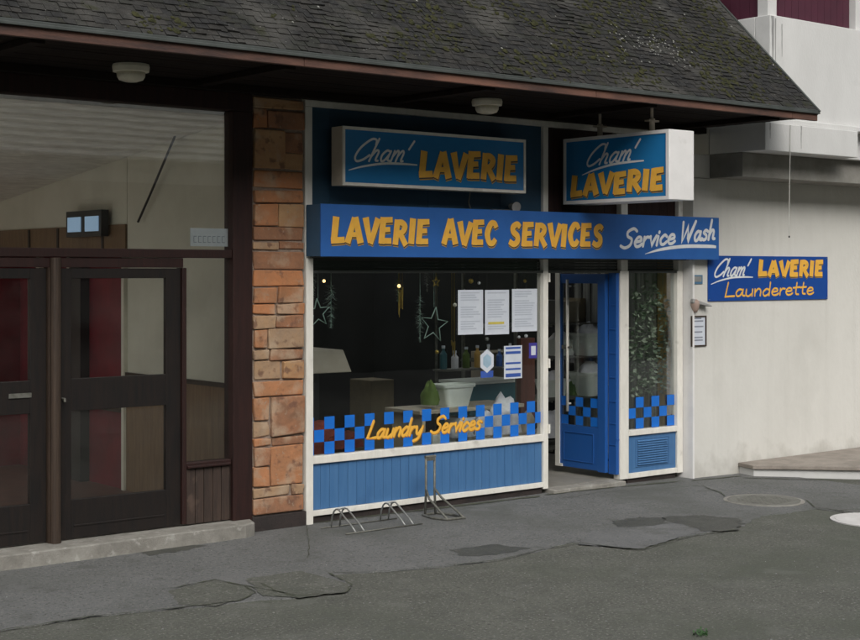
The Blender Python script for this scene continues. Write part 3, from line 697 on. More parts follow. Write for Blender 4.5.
# ------------------------------------------------------------ lettering
BOLD = {
 'L': (.66, [[(.2, 1, .27), (.12, .08, .25)], [(.0, .1, .2), (.6, .14, .2)]]),
 'A': (.8, [[(.08, 0, .25), (.38, .98, .2)], [(.70, 0, .27), (.44, 1, .22)], [(.2, .32, .15), (.58, .32, .15)]]),
 'V': (.74, [[(.1, 1, .27), (.33, .04, .17)], [(.7, .98, .25), (.37, 0, .18)]]),
 'E': (.68, [[(.2, 1, .25), (.13, 0, .25)], [(.14, .9, .2), (.64, .93, .18)], [(.14, .52, .16), (.53, .55, .16)], [(.06, .09, .19), (.6, .1, .19)]]),
 'R': (.76, [[(.2, 1, .25), (.12, 0, .24)], 'c', [(.14, .9, .18), (.42, .9, .2), (.58, .73, .22), (.44, .5, .18), (.18, .46, .14)], [(.32, .48, .2), (.64, -.02, .22)]]),
 'I': (.36, [[(.2, 1, .27), (.13, 0, .26)]]),
 'C': (.72, ['c', [(.64, .76, .2), (.54, .92, .2), (.34, .9, .22), (.15, .5, .26), (.26, .12, .22), (.46, .08, .2), (.6, .24, .18)]]),
 'S': (.7, ['c', [(.62, .82, .18), (.46, .93, .2), (.24, .8, .22), (.26, .6, .22), (.48, .43, .22), (.5, .2, .22), (.3, .07, .2), (.06, .18, .2)]]),
 ' ': (.34, [])}
BOLD['L'][1]
SC = {
 'C': (.72, ['c', [(.78, .76), (.72, .97), (.48, .98), (.16, .62), (.06, .22), (.2, .01), (.46, .08), (.68, .28)]]),
 'h': (.5, [[(.12, 1.02), (.08, .5), (.05, 0)], 'c', [(.06, .2), (.2, .48), (.33, .42), (.32, .06), (.44, .02)]]),
 'a': (.52, ['c', [(.38, .44), (.2, .5), (.05, .28), (.1, .03), (.25, .06), (.38, .36)], 'c', [(.39, .48), (.37, .1), (.5, .03)]]),
 'm': (.66, [[(.05, .48), (.05, 0)], 'c', [(.06, .25), (.18, .48), (.27, .4), (.27, 0)], 'c', [(.28, .25), (.4, .48), (.5, .4), (.5, .05), (.6, .03)]]),
 "'": (.2, [[(.03, .6, ), (.13, .98)]]),
 'S': (.62, ['c', [(.66, .84), (.48, .98), (.22, .84), (.24, .6), (.46, .42), (.42, .12), (.18, 0), (-.04, .12)]]),
 'e': (.44, ['c', [(.06, .24), (.33, .3), (.3, .47), (.15, .48), (.04, .24), (.12, .02), (.28, .01), (.4, .12)]]),
 'r': (.34, [[(.06, .48), (.05, 0)], 'c', [(.06, .28), (.17, .46), (.31, .45)]]),
 'v': (.38, [[(.04, .48), (.15, .0), (.34, .5)]]),
 'i': (.18, [[(.07, .48), (.05, 0)], [(.08, .68), (.09, .73)]]),
 'c': (.42, ['c', [(.35, .4), (.22, .5), (.05, .28), (.1, .03), (.24, .0), (.37, .12)]]),
 'W': (.86, [[(.06, 1), (.12, 0), (.42, .8), (.46, 0), (.84, 1)]]),
 's': (.4, ['c', [(.34, .43), (.2, .5), (.09, .37), (.26, .23), (.26, .05), (.12, 0), (.0, .08)]]),
 'L': (.56, [[(.16, 1), (.06, .03), (.52, .05)]]),
 'u': (.46, ['c', [(.05, .48), (.05, .1), (.18, .0), (.35, .18)], [(.37, .48), (.36, .0)]]),
 'n': (.44, [[(.05, .48), (.05, 0)], 'c', [(.06, .25), (.2, .49), (.34, .4), (.34, 0)]]),
 'd': (.48, ['c', [(.38, .4), (.22, .5), (.05, .26), (.12, .0), (.28, .06), (.37, .25)], [(.40, .98), (.37, 0)]]),
 't': (.38, ['c', [(.18, .86), (.15, .12), (.3, .02)], [(.0, .5), (.34, .54)]]),
 'y': (.44, ['c', [(.04, .48), (.12, .1), (.24, .06), (.35, .3)], 'c', [(.4, .48), (.3, -.16), (.04, -.34)]]),
 ' ': (.3, [])}
def smooth_(P, n=6):
    out = []; D = len(P[0])
    for i in range(len(P)-1):
        p0 = P[max(i-1, 0)]; p1 = P[i]; p2 = P[i+1]; p3 = P[min(i+2, len(P)-1)]
        for k in range(n):
            t = k/n
            out.append(tuple(.5*((2*p1[j])+(-p0[j]+p2[j])*t+(2*p0[j]-5*p1[j]+4*p2[j]-p3[j])*t*t+(-p0[j]+3*p1[j]-3*p2[j]+p3[j])*t**3) for j in range(D)))
    out.append(tuple(P[-1])); return out
def glyph_strokes(text, font, H, wd_, shear, track, jit, seed, width):
    rnd = random.Random(seed); raw = []; x = 0
    for chh in text:
        adv, sts = font[chh]; c = False; dy = rnd.uniform(-jit, jit); sc = 1+rnd.uniform(-jit, jit)
        for s_ in sts:
            if s_ == 'c': c = True; continue
            pts = [(p[0]+x, p[1]*sc+dy, (p[2] if len(p) > 2 else wd_)) for p in s_]
            if c: pts = smooth_(pts); c = False
            raw.append(pts)
        x += adv+track
    X = x-track; kx = width/X
    return [[((p[0]+p[1]*0)*kx+p[1]*shear*H, p[1]*H, p[2]*H if font is SC else p[2]*kx) for p in st] for st in raw]
def ribbons(mb, strokes, org, U, V, Nn, h, off=(0, 0), grow=0, rcap=False, mi=0):
    org = Vector(org); U = Vector(U); V = Vector(V); Nn = Vector(Nn); cnt = 0
    def P3(x, y): return org+U*(x+off[0])+V*(y+off[1])+Nn*(h+cnt*4e-6)
    flip = U.cross(V).dot(Nn) < 0
    for st in strokes:
        # miter joins
        pts = [Vector((p[0], p[1])) for p in st]; ws = [p[2]/2+grow for p in st]
        n = len(pts); Lf = []; Rt = []
        for i in range(n):
            a = pts[max(i-1, 0)]; b = pts[min(i+1, n-1)]; t = (b-a)
            if t.length < 1e-9: t = Vector((0, 1))
            t.normalize(); nn = Vector((-t.y, t.x)); w_ = ws[i]
            if 0 < i < n-1:
                t1 = (pts[i]-pts[i-1]).normalized(); c_ = max(.55, abs(t.dot(t1))); w_ = w_/c_
            ex_ = t*(grow if i == n-1 else (-grow if i == 0 else 0))
            Lf.append(pts[i]+nn*w_+ex_); Rt.append(pts[i]-nn*w_+ex_)
        for i in range(n-1):
            q = [P3(*Rt[i]), P3(*Rt[i+1])]; cnt += 1; q = [P3(*Rt[i]), P3(*Rt[i+1]), P3(*Lf[i+1]), P3(*Lf[i])]
            mb.face(q[::-1] if flip else q, mi)
        if rcap:
            for idx in (0, n-1):
                cnt += 1; c = pts[idx]; w_ = ws[idx]; q = [P3(c.x+w_*math.cos(k*math.pi/5), c.y+w_*math.sin(k*math.pi/5)) for k in range(10)]
                mb.face(q[::-1] if flip else q, mi)
        cnt += 3
def bold_text(parent, text, org, U, V, Nn, width, H, shear=.0, seed=1, plain=False):
    sts = glyph_strokes(text, BOLD, H, 0, shear, .02, .03, seed, width)
    if not plain:
        mb = MB(); ribbons(mb, sts, org, U, V, Nn, .0008, off=(H*.03, -H*.095), grow=H*.012); mb.build('letter_shadow', M['orange_dark'], parent)
        mb = MB(); ribbons(mb, sts, org, U, V, Nn, .0026, off=(H*.02, -H*.045), grow=H*.022); mb.build('letter_shadow', M['ink'], parent)
    mb = MB(); ribbons(mb, sts, org, U, V, Nn, .0044, grow=H*.02); mb.build('lettering', M['orange'], parent)
def script_text(parent, text, org, U, V, Nn, width, H, stroke=.1, shear=.3, m='white_letter', seed=1, name='lettering', h=.001):
    sts = glyph_strokes(text, SC, H, stroke, shear, -.01, .015, seed, width)
    mb = MB(); ribbons(mb, sts, org, U, V, Nn, h, rcap=True); return mb.build(name, M[m], parent)
def swoosh(parent, P, org, U, V, Nn, m='white_letter'):
    mb = MB(); ribbons(mb, [smooth_(P, 8)], org, U, V, Nn, .001); mb.build('underline', M[m], parent)

UX, UZ, NY = (1, 0, 0), (0, 0, 1), (0, -1, 0)
# long fascia sign
SG = 'blue and orange laundry shop signs'
fa = empty('fascia_sign', (2.6, -.13, 2.333), 'long blue fascia sign reading LAVERIE AVEC SERVICES and Service Wash above the shop window', 'sign', SG)
a = MB(); a.box(.0, 5.235, -.27, -.255, 2.333, 2.785); a.build('sign_face', M['blue_sign'], fa, bevel=.002)
a = MB(); a.box(.0, .012, -.254, -.052, 2.336, 2.782); a.box(5.223, 5.235, -.254, -.175, 2.336, 2.782); a.box(.013, 4.92, -.254, -.052, 2.770, 2.782); a.box(.013, 4.92, -.254, -.115, 2.336, 2.345)
a.build('sign_casing', M['sign_end'], fa)
yF = -.2702
def ft(text, pxl, pxr, pyb_l, pyt_l, seed):
    l = at(pxl, pyb_l, yF); r_ = at(pxr, pyb_l, yF); H = at(pxl, pyt_l, yF).z-l.z
    bold_text(fa, text, (l.x, yF, l.z), UX, UZ, NY, r_.x-l.x, H, seed=seed, shear=.0)
for text, pxl, pxr, seed in (('LAVERIE', 331, 429, 1), ('AVEC', 442, 497, 2), ('SERVICES', 508, 603, 3)):
    l = at(pxl, 240, yF).x; r_ = at(pxr, 240, yF).x; bold_text(fa, text, (l, yF, 2.452), UX, UZ, NY, r_-l, .222, seed=seed, shear=.03)
l = at(619, 250, yF).x; r_ = at(674, 250, yF).x; tilt = Vector((1, 0, .07)).normalized()
l = l; z = at(619, 248, yF).z
script_text(fa, 'Service', (l+.03, yF, z), tilt, UZ, NY, r_-l-.01, .19, .17, .25)
l = at(680, 246, yF).x; r_ = at(716, 246, yF).x
script_text(fa, 'Wash', (l, yF, at(680, 243, yF).z+.01), tilt, UZ, NY, r_-l-.01, .2, .17, .2, seed=2)
l = at(645, 254, yF); swoosh(fa, [(0, 0, .006), (.25, .05, .03), (.6, .085, .036), (1.0, .09, .035), (at(716, 250, yF).x-l.x, .085, .028)], (l.x, yF, l.z), UX, UZ, NY)

# small box sign on the blue board
bs = empty('box_sign', (1.3, -.2, 2.95), 'flat light box sign reading Cham LAVERIE on the dark blue board above the window', 'sign', SG)
bx0, bx1, bz0, bz1, by = .237, 2.40, 2.952, 3.468, -.25
a = MB(); a.box(bx0, bx1, by, -.09, bz0, bz1); a.build('casing', M['cream_box'], bs, bevel=.006)
a = MB(); a.box(bx0+.001, bx1-.001, by-.012, by-.0005, bz0+.001, bz0+.028); a.box(bx0+.001, bx1-.001, by-.012, by-.0005, bz1-.028, bz1-.001)
a.box(bx0+.001, bx0+.026, by-.012, by-.0005, bz0+.029, bz1-.029); a.box(bx1-.026, bx1-.001, by-.012, by-.0005, bz0+.029, bz1-.029); a.build('rim', M['frame_white'], bs)
a = MB(); a.box(bx0+.027, bx1-.027, by-.006, by-.0005, bz0+.029, bz1-.029); a.build('sign_face', M['blue_face'], bs)
yB = by-.0062
def cham(parent, org, U, Nn, wdt, H, sw=.105):
    script_text(parent, "Cham'", org, U, UZ, Nn, wdt, H*.93, sw, .5)
    Ux = Vector(U); o_ = Vector(org)
    swoosh(parent, [(-.06*wdt, -.34*H, .012*wdt), (.2*wdt, -.17*H, .028*wdt), (.55*wdt, -.04*H, .034*wdt), (.85*wdt, -.03*H, .034*wdt), (1.18*wdt, -.07*H, .02*wdt)], (o_+Vector((0, 0, -.05*H))), U, UZ, Nn)
l = at(352, 165, yB); r_ = at(405, 165, yB)
cham(bs, (l.x, yB, 3.168), Vector((1, 0, .03)).normalized(), NY, r_.x-l.x+.03, .21)
l = at(419, 170, yB); r_ = at(517, 170, yB); bold_text(bs, 'LAVERIE', (l.x, yB, 3.06), Vector((1, 0, .01)).normalized(), UZ, NY, r_.x-l.x, .24, seed=4, shear=.03)
for x in (.5, 2.1):
    for z in (3.05, 3.35): a = MB(); a.box(x, x+.04, -.09, -.036, z, z+.04); a.build('bracket', M['galv_old'], bs)
a = MB(); a.tube([(1.85, -.08, 2.95), (1.85, -.06, 2.86), (1.88, -.05, 2.8)], .008, 6)
a.build('cable', M['galv_old'], bs)
# little floodlight lying on the fascia top
fl_ = empty('spotlight', (2.35, -.1, 2.786), 'small grey spotlight standing on top of the fascia sign', 'spotlight')
a = MB(); a.tube([(2.38, -.1, 2.786), (2.38, -.1, 2.83)], .012, 8); a.box(2.1, 2.34, -.12, -.08, 2.787, 2.8); a.build('bracket', M['galv_old'], fl_)
a = MB(); a.tube([(2.40, -.05, 2.84), (2.38, -.15, 2.825)], [.03, .05], 14); a.build('lamp_head', M['grey_pl'], fl_, smooth=False)

# projecting sign
hx0, hx1, hy0, hy1, hz0, hz1 = 3.10, 3.44, -1.46, -.07, 2.872, 3.525
hg = empty('projecting_sign', (3.27, -.75, hz0), 'thick white light box sign reading Cham LAVERIE hanging crosswise from the soffit above the door', 'sign', SG)
a = MB(); a.box(hx0, hx1, hy0, hy1, hz0, hz1); a.build('casing', M['white_box'], hg, bevel=.006)
a = MB(); rr = hx0-.014
a.box(rr, hx0-.0005, hy0+.001, hy1-.001, hz0+.001, hz0+.034); a.box(rr, hx0-.0005, hy0+.001, hy1-.001, hz1-.034, hz1-.001)
a.box(rr, hx0-.0005, hy0+.001, hy0+.036, hz0+.035, hz1-.035); a.box(rr, hx0-.0005, hy1-.036, hy1-.001, hz0+.035, hz1-.035); a.build('rim', M['white_box'], hg)
a = MB(); a.box(hx0-.007, hx0-.0005, hy0+.037, hy1-.037, hz0+.035, hz1-.035); a.build('sign_face', M['blue_face'], hg)
xF = hx0-.0073; UY = Vector((0, -1, 0)); NX = (-1, 0, 0)
cham(hg, (xF, atX(585, 170, xF).y, 3.235), Vector((0, -1, .05)).normalized(), NX, .66, .205, .115)
l = atX(571, 190, xF); r_ = atX(664, 190, xF); bold_text(hg, 'LAVERIE', (xF, l.y, 2.945), Vector((0, -1, .02)).normalized(), UZ, NX, l.y-r_.y, .2, seed=5, shear=.03)
for ry, zz in ((atX(600, 110, 3.27).y, 3.6), (atX(652, 110, 3.27).y, 3.60)):
    a = MB(); a.tube([(3.27, ry, hz1-.004), (3.27, ry, zz+.06)], .028, 10); a.tube([(3.27, ry, zz+.06), (3.27, ry, 3.762)], .014, 8); a.box(3.2, 3.34, ry-.03, ry+.03, zz+.03, zz+.045)
    a.build('hanging_rod', M['cream_box'], hg)

# wall sign
ws = empty('wall_sign', (6.25, -.155, 1.88), 'flat blue sign reading Cham LAVERIE Launderette on the white wall', 'sign', SG)
a = MB(); a.box(5.185, 7.325, -.165, -.1515, 1.882, 2.378); a.build('sign_face', M['blue_wall_sign'], ws, bevel=.002)
yW = -.1653
l = at(713, 275, yW); r_ = at(747, 275, yW); cham(ws, (l.x, yW, at(713, 277, yW).z), Vector((1, 0, .03)).normalized(), NY, r_.x-l.x, .20, .12)
l = at(758, 275, yW); r_ = at(823, 275, yW); bold_text(ws, 'LAVERIE', (l.x, yW, 2.155), UX, UZ, NY, r_.x-l.x, .175, seed=6, shear=.02)
l = at(724, 295, yW); r_ = at(814, 295, yW); script_text(ws, 'Launderette', (l.x, yW, at(724, 297, yW).z), Vector((1, 0, .012)).normalized(), UZ, NY, r_.x-l.x, .155, .14, .12, m='orange')
for x in (5.2, 7.3):
    for z in (1.9, 2.36): a = MB(); a.tube([(x, -.170, z), (x, -.160, z)], .006, 8); a.build('screw', M['galv'], ws)

# window words
M['orange_film'] = mat('dark orange film', (.5, .2, .01), .5)
for word, pl_, pr_, sd_ in (('Laundry', 366, 424, 8), ('Services', 431, 483, 9)):
    l = at(pl_, 436, .002); r_ = at(pr_, 436, .002)
    sts = glyph_strokes(word, SC, .155, .16, .35, -.01, .02, sd_, r_.x-l.x-.03)
    for nm, yy, mm, of in (('window_lettering_shadow', .0022, 'orange_film', (.006, -.009)), ('window_lettering', .0012, 'orange', (0, 0))):
        wt = MB(); ribbons(wt, sts, (l.x, yy, .70), UX, UZ, NY, .0, off=of, rcap=True); wt.build(nm, M[mm], sfp)

# ------------------------------------------------------------ notices on the glass
def notice(name, pa, pb, label, cat, m='paper', lines=12, group=None, y=.003, seed=1, ink='print'):
    a = at(*pa, y); b = at(*pb, y); mb = MB(); mb.box(a.x, b.x, y-.001, y+.001, b.z, a.z); o_ = mb.build(name, M[m])
    tag(o_, label, cat, group)
    if lines:
        k = MB(); rnd = random.Random(seed); w_ = b.x-a.x; h_ = a.z-b.z
        for i in range(lines):
            z = a.z-h_*(.08+.86*i/lines)
            if rnd.random() < .12: continue
            xl = a.x+w_*.1; xr = a.x+w_*rnd.uniform(.6, .9)
            k.face([(xl, y-.0018, z), (xr, y-.0018, z), (xr, y-.0018, z+h_*.45/lines), (xl, y-.0018, z+h_*.45/lines)])
        k.build('printed_lines', M[ink], o_)
    return o_
M['blue_print'] = mat('blue print', (.04, .1, .4), .6); M['navy_print'] = mat('violet print', (.05, .04, .3), .6); M['yellow_print'] = mat('yellow print', (.6, .5, .1), .7)
M['faint'] = mat('faint print', (.42, .46, .53), .8, (.47, .51, .58), 30)
G = 'paper notices stuck on the shop window'
notice('notice', (458, 290), (483, 334), 'leftmost of the three white notices in a row at the top of the shop window', 'notice', group=G, seed=1, lines=16, ink='faint')
n2 = notice('notice', (485, 290), (509, 334), 'middle white notice with a faint yellow line in the row of three', 'notice', group=G, seed=2, lines=16, ink='faint')
a = at(488, 322, .003); b = at(504, 324, .003); k = MB(); k.face([(a.x, .0005, b.z), (b.x, .0005, b.z), (b.x, .0005, a.z), (a.x, .0005, a.z)]); k.build('highlighted_line', M['yellow_print'], n2)
notice('notice', (512, 289), (537, 331), 'white notice next to the door frame, rightmost of the three in a row', 'notice', group=G, seed=3, lines=16, ink='faint')
n4 = notice('sticker', (504, 346), (522, 378), 'small sheet striped blue and white under the row of notices', 'sticker', lines=0)
a = at(504, 346, .003); b = at(522, 378, .003); k = MB(); h_ = a.z-b.z
for i, (t0, t1) in enumerate(((.04, .1), (.17, .25), (.5, .56), (.68, .74), (.84, .95))):
    k.face([(a.x+.02, .0008, a.z-h_*t1), (b.x-.02, .0008, a.z-h_*t1), (b.x-.02, .0008, a.z-h_*t0), (a.x+.02, .0008, a.z-h_*t0)])
k.build('stripe', M['blue_print'], n4)
n5 = notice('sticker', (529, 343), (537, 358), 'tiny violet sticker with a white mark next to the door frame', 'sticker', m='navy_print', lines=0)
a = at(531, 346, .003); b = at(535.5, 355, .003); k = MB(); k.face([(a.x, .0008, b.z), (b.x, .0008, b.z), (b.x, .0008, a.z), (a.x, .0008, a.z)]); k.build('mark', M['paper'], n5)
c = at(487, 361, .003); k = MB(); ww, hh = .085, .115; pts = [(0, 1), (1, .5), (1, -.5), (0, -1), (-1, -.5), (-1, .5)]
k.face([(c.x+p[0]*ww, .002, c.z+p[1]*hh) for p in pts][::-1]); k.face([(c.x-.08, .003, c.z-.16), (c.x+.08, .003, c.z-.16), (c.x+.08, .003, c.z-.095), (c.x-.08, .003, c.z-.095)], 1)
hx = k.build('hexagon_sticker', [M['paper'], M['blue_print']]); tag(hx, 'white hexagonal sticker with blue foot on the shop window', 'sticker')
k = MB(); k.face([(c.x+p[0]*ww*.6, .0005, c.z+p[1]*hh*.6) for p in pts][::-1]); k.build('badge', mat('pale blue print', (.35, .5, .62), .7), hx)

# things on the white wall
o_ = notice('framed_notice', (692, 317), (705, 345), 'thin brown framed notice on the white wall beneath the hooded fitting', 'notice', y=-.156, lines=9, seed=9)
a = at(691, 316, -.156); b = at(706, 346, -.156); k = MB(); t_ = .014
k.box(a.x, b.x, -.166, -.152, a.z-t_, a.z); k.box(a.x, b.x, -.166, -.152, b.z, b.z+t_); k.box(a.x, a.x+t_, -.166, -.152, b.z+t_+.001, a.z-t_-.001); k.box(b.x-t_, b.x, -.166, -.152, b.z+t_+.001, a.z-t_-.001)
k.build('frame', M['wood_post'], o_)
a = at(692, 275, -.15); b = at(702, 284, -.15); k = MB(); k.box(a.x, b.x, -.160, -.151, b.z, a.z); hp = k.build('number_plate', M['dull_blue'], bevel=.002)
tag(hp, 'small blue enamel plate with grey centre high on the white wall edge', 'plate')
k = MB(); k.box(a.x+.02, b.x-.02, -.162, -.1605, b.z+.025, a.z-.015); k.build('centre', M['grey_pl'], hp)
c = at(694, 304, -.16); fx = empty('hooded_wall_fitting', (c.x, -.15, c.z-.08), 'small beige wall fitting with grey hood above the framed notice', 'wall fitting')
k = MB(); k.lathe((c.x, -.175, c.z-.09), [(.02, 0), (.035, .03), (.05, .08), (.045, .12), (.02, .14)], 16); k.build('body', M['pinkish'], fx, smooth=True)
k = MB(); k.hexa([(c.x-.06, -.2, c.z+.01), (c.x+.2, -.26, c.z-.03), (c.x+.2, -.15, c.z-.03), (c.x-.06, -.152, c.z+.01), (c.x-.05, -.19, c.z+.06), (c.x+.19, -.24, c.z-.01), (c.x+.19, -.16, c.z-.01), (c.x-.05, -.153, c.z+.06)])
k.build('hood', M['grey_pl'], fx, bevel=.01)
k = MB(); a = at(790, 120, -.91); b = at(790, 236, -.91)
pth = [(a.x, -.915, 3.76), (a.x, -.912, 3.47), (a.x+.004, -.9, 3.1), (a.x-.002, -.9, 2.7), (a.x, -.9, b.z)]
k.tube(pth, .004, 6); cd = k.build('cord', M['grey_pl'] if False else mat('pale cord', (.6, .6, .56), .7)); tag(cd, 'thin pale cord hanging from the concrete block in front of the white wall', 'cord')
k = MB(); k.lathe((a.x, -.9, b.z-.02), [(.0, 0), (.008, .004), (.008, .02), (.0, .028)], 8); k.build('end_knob', M['black'], cd)

# soffit lamps
def lamp(px, py, Y, label):
    p = at(px, py, Y); e = empty('ceiling_lamp', (p.x, Y, 3.6), label, 'lamp', 'round lamps under the eave')
    k = MB(); k.lathe((p.x, Y, 3.76), [(.135, 0), (.14, -.02), (.135, -.055), (.11, -.06)], 32); k.build('lamp_rim', M['lamp_rim'], e, smooth=False)
    k = MB(); k.lathe((p.x, Y, 3.699), [(.108, 0), (.105, -.03), (.09, -.055), (.05, -.068), (.0, -.07)], 32); k.build('lamp_glass', M['lamp_glass'], e, smooth=True)
    return e
lp = lamp(131, 67, -.62, 'round cream ceiling lamp under the eave above the lobby glass')
q = at(487, 102, -.62); r0 = at(131, 67, -.62); dup(lp, (q.x-r0.x, 0, 0), 'round cream ceiling lamp under the eave between the two Cham signs')

# manholes
def manhole(px, py, r, m, label, name='manhole_cover', rr=None):
    p = atZ(px, py); z = .012+gz(p.x, p.y)
    e = empty(name, (p.x, p.y, z), label, 'manhole cover', None)
    k = MB(); k.lathe((p.x, p.y, z), [(r, -.01), (r, .0), (r-.035, .003), (r-.036, -.004)], 48); k.build('ring', M['concrete'] if m == 'iron' else M[m], e)
    k = MB(); k.lathe((p.x, p.y, z), [(r-.042, -.008), (r-.042, .002), (.0, .002)], 48)
    if m == 'iron':
        for i in range(-5, 6):
            for j in range(-5, 6):
                if i*i+j*j < 24: k.box(p.x+i*.055-.016, p.x+i*.055+.016, p.y+j*.055-.016, p.y+j*.055+.016, z+.0015, z+.005)
    k.build('lid', M[m], e); return e
manhole(764, 500, .385, 'iron', 'round grey manhole cover in the pavement below the wall sign')
manhole(873, 519.5, .37, 'pale_cover', 'pale round cover in the pavement at the right edge of the photo')

# ------------------------------------------------------------ cycle racks
rk_ = empty('bicycle_rack', (.4, -.5, .006), 'low galvanised cycle rack with two narrow wheel holders in front of the blue boards', 'bicycle rack')
def holder(cx, k):
    for dx in (-.045, .045):
        x = cx+dx
        k.tube([(x, -.30, .012), (x, -.315, .1), (x, -.345, .155), (x, -.375, .175), (x, -.41, .175), (x, -.445, .155), (x, -.60, .06), (x, -.66, .012)], .0075, 8)
    k.tube([(cx-.045, -.39, .178), (cx+.045, -.39, .178)], .007, 8)
for cx in (.13, .66):
    k = MB(); holder(cx, k); k.build('wheel_holder', M['galv'], rk_, smooth=True)
k = MB(); k.tube([(-.02, -.30, .014), (.8, -.30, .014)], .006, 8); k.tube([(-.02, -.66, .014), (.8, -.66, .014)], .006, 8); k.build('base_rail', M['galv_old'], rk_, smooth=True)
tr = empty('bicycle_stand', (1.15, -.5, .006), 'tall weathered steel cycle stand with splayed legs next to the low rack', 'bicycle stand')
k = MB()
for x, sp_ in ((1.11, -.02), (1.21, .02)):
    k.tube([(x, -.33, .53), (x, -.33, .22), (x+sp_*.5, -.33, .02)], .011, 8)
    k.tube([(x, -.335, .24), (x+sp_, -.40, .17), (x+sp_*2+.02, -.60, .05), (x+sp_*2+.02, -.66, .018)], .0105, 8)
k.build('upright', M['galv_old'], tr, smooth=True)
k = MB(); k.tube([(1.10, -.33, .535), (1.22, -.33, .535)], .013, 8); k.box(1.115, 1.205, -.345, -.315, .50, .53); k.build('cross_bar', M['galv_old'], tr)
k = MB(); k.tube([(1.08, -.32, .018), (1.04, -.5, .018), (1.08, -.66, .018), (1.27, -.68, .018), (1.30, -.5, .018), (1.24, -.32, .018), (1.08, -.32, .018)], .011, 8); k.build('base_loop', M['galv_old'], tr)

# ------------------------------------------------------------ shop contents
def basket(px, py_bot, Y, sc, label, m='basket', linen=True):
    p = at(px, py_bot, Y); e = empty('laundry_basket', p, label, 'laundry basket', 'plastic laundry baskets inside the shop')
    w0, w1, d0, d1_, h = .17*sc, .24*sc, .13*sc, .17*sc, .27*sc
    k = MB()
    def ring(t, inset=0): a = w0+(w1-w0)*t-inset; b = d0+(d1_-d0)*t-inset; return a, b
    def rr(a, b, z, n=5):
        out = []; r_ = min(a, b)*.35
        for cx, cy, a0 in ((a-r_, b-r_, 0), (-a+r_, b-r_, 90), (-a+r_, -b+r_, 180), (a-r_, -b+r_, 270)):
            for q in range(n): th = R(a0+90*q/(n-1)); out.append(p+Vector((cx+r_*math.cos(th), cy+r_*math.sin(th), z)))
        return out
    prof = [(0, 0, 0), (.9, .0, h*.86), (.92, -.012, h*.87), (1, -.014, h), (1, .012, h), (.1, .012, .02)]
    rings = []
    for t, ins, z in prof: a, b = ring(t, ins); bb_ = len(k.v); pts = rr(a, b, z); k.v += pts; rings.append((bb_, len(pts)))
    for q in range(len(rings)-1):
        n = rings[q][1]
        for i in range(n): j = (i+1) % n; k.f.append((rings[q][0]+i, rings[q][0]+j, rings[q+1][0]+j, rings[q+1][0]+i)); k.m.append(0)
    k.f.append(tuple(rings[0][0]+i for i in reversed(range(rings[0][1])))); k.m.append(0)
    k.f.append(tuple(rings[-1][0]+i for i in range(rings[-1][1]))); k.m.append(0)
    k.build('tub', M[m], e, smooth=False)
    if linen:
        heap(p+Vector((0, 0, h*.8)), w1*.85, d1_*.85, .17*sc, M['linen'], e, 'linen', seed=int(px))
    return e
def heap(c, rx, ry, hz, m, parent=None, name='linen', seed=0):
    k = MB(); n = 20; rg = 8; b = 0; c = Vector(c)
    for i in range(rg+1):
        ph = (math.pi*.5)*i/rg
        for j in range(n):
            th = 2*math.pi*j/n; v = Vector((math.cos(th)*math.cos(ph), math.sin(th)*math.cos(ph), math.sin(ph)))
            dd = 1+.28*mnoise.noise(v*2.1+Vector((seed, 0, 0)))+.12*mnoise.noise(v*6+Vector((seed, 3, 0)))
            k.v.append(c+Vector((v.x*rx*dd, v.y*ry*dd, v.z*hz*dd)))
    for i in range(rg):
        for j in range(n): l = (j+1) % n; k.f.append((i*n+j, i*n+l, (i+1)*n+l, (i+1)*n+j)); k.m.append(0)
    return k.build(name, m, parent, smooth=True)
# counter under the window words
zc = at(450, 405, .55).z
basket(452, 406, .55, .82, 'pale plastic laundry basket on the counter behind the shop window', linen=False)
k = MB(); zt = zc-.01; k.box(1.55, 2.9, .3, .85, zt-.035, zt); cn = k.build('counter', M['beige'], bevel=.004); tag(cn, 'narrow beige counter inside the shop window carrying the pale basket', 'counter')
k = MB(); k.box(1.6, 1.64, .33, .8, .05, zt-.036); k.box(2.8, 2.84, .33, .8, .05, zt-.036); k.build('leg', M['beige'], cn)
for i, (x, z, w_, h_, mm) in enumerate(((1.75, .2, .3, .28, 'basket'), (2.1, .2, .28, .42, 'paper'), (2.42, .2, .25, .3, 'cardboard'))):
    k = MB(); k.box(x, x+w_, .36, .6, .05, .05+h_+.3, 0, .006); o_ = k.build('storage_box', M[mm], bevel=.008)
    tag(o_, ['pale box standing under the left half of the window counter', 'whitish box standing under the middle of the window counter', 'brown cardboard box standing under the right half of the window counter'][i], 'box', 'boxes under the window counter')
o_ = heap(at(430, 404, .5)-Vector((0, 0, .005)), .08, .1, .22, M['bag_green'], name='green_bag', seed=3); tag(o_, 'crumpled green bag standing left of the pale basket', 'bag')
p = at(505, 436, .25); o_ = heap((p.x, .27, .6), .2, .13, .36, M['linen'], name='laundry_bag', seed=9); tag(o_, 'crumpled whitish plastic laundry bag behind the checkered stickers', 'bag')
o_ = heap((.42, .5, .5), .42, .25, .32, M['red_cloth'], name='red_cloth_pile', seed=5); tag(o_, 'pile of dark red cloth behind the left end of the checkered stickers', 'cloth')
k = MB(); k.box(.08, 2.0, .12, .6, .44, .5); k.box(2.0, 2.84, .12, .29, .54, .6); o_ = k.build('window_shelf', M['beige']); tag(o_, 'low shelf inside the shop window behind the boarded panel', 'shelf')
k = MB(); a = at(521, 340, .45); b = at(535, 340, .45); k.box(a.x, b.x, .45, .52, .05, at(528, 338, .45).z); o_ = k.build('wooden_post', M['wainscot'] if False else mat('red brown wood', (.11, .035, .02), .5, (.07, .022, .014), 3, .2, 30, stretch=(10, 10, 1)), bevel=.005); tag(o_, 'red brown wooden post behind the right edge of the shop window', 'post')
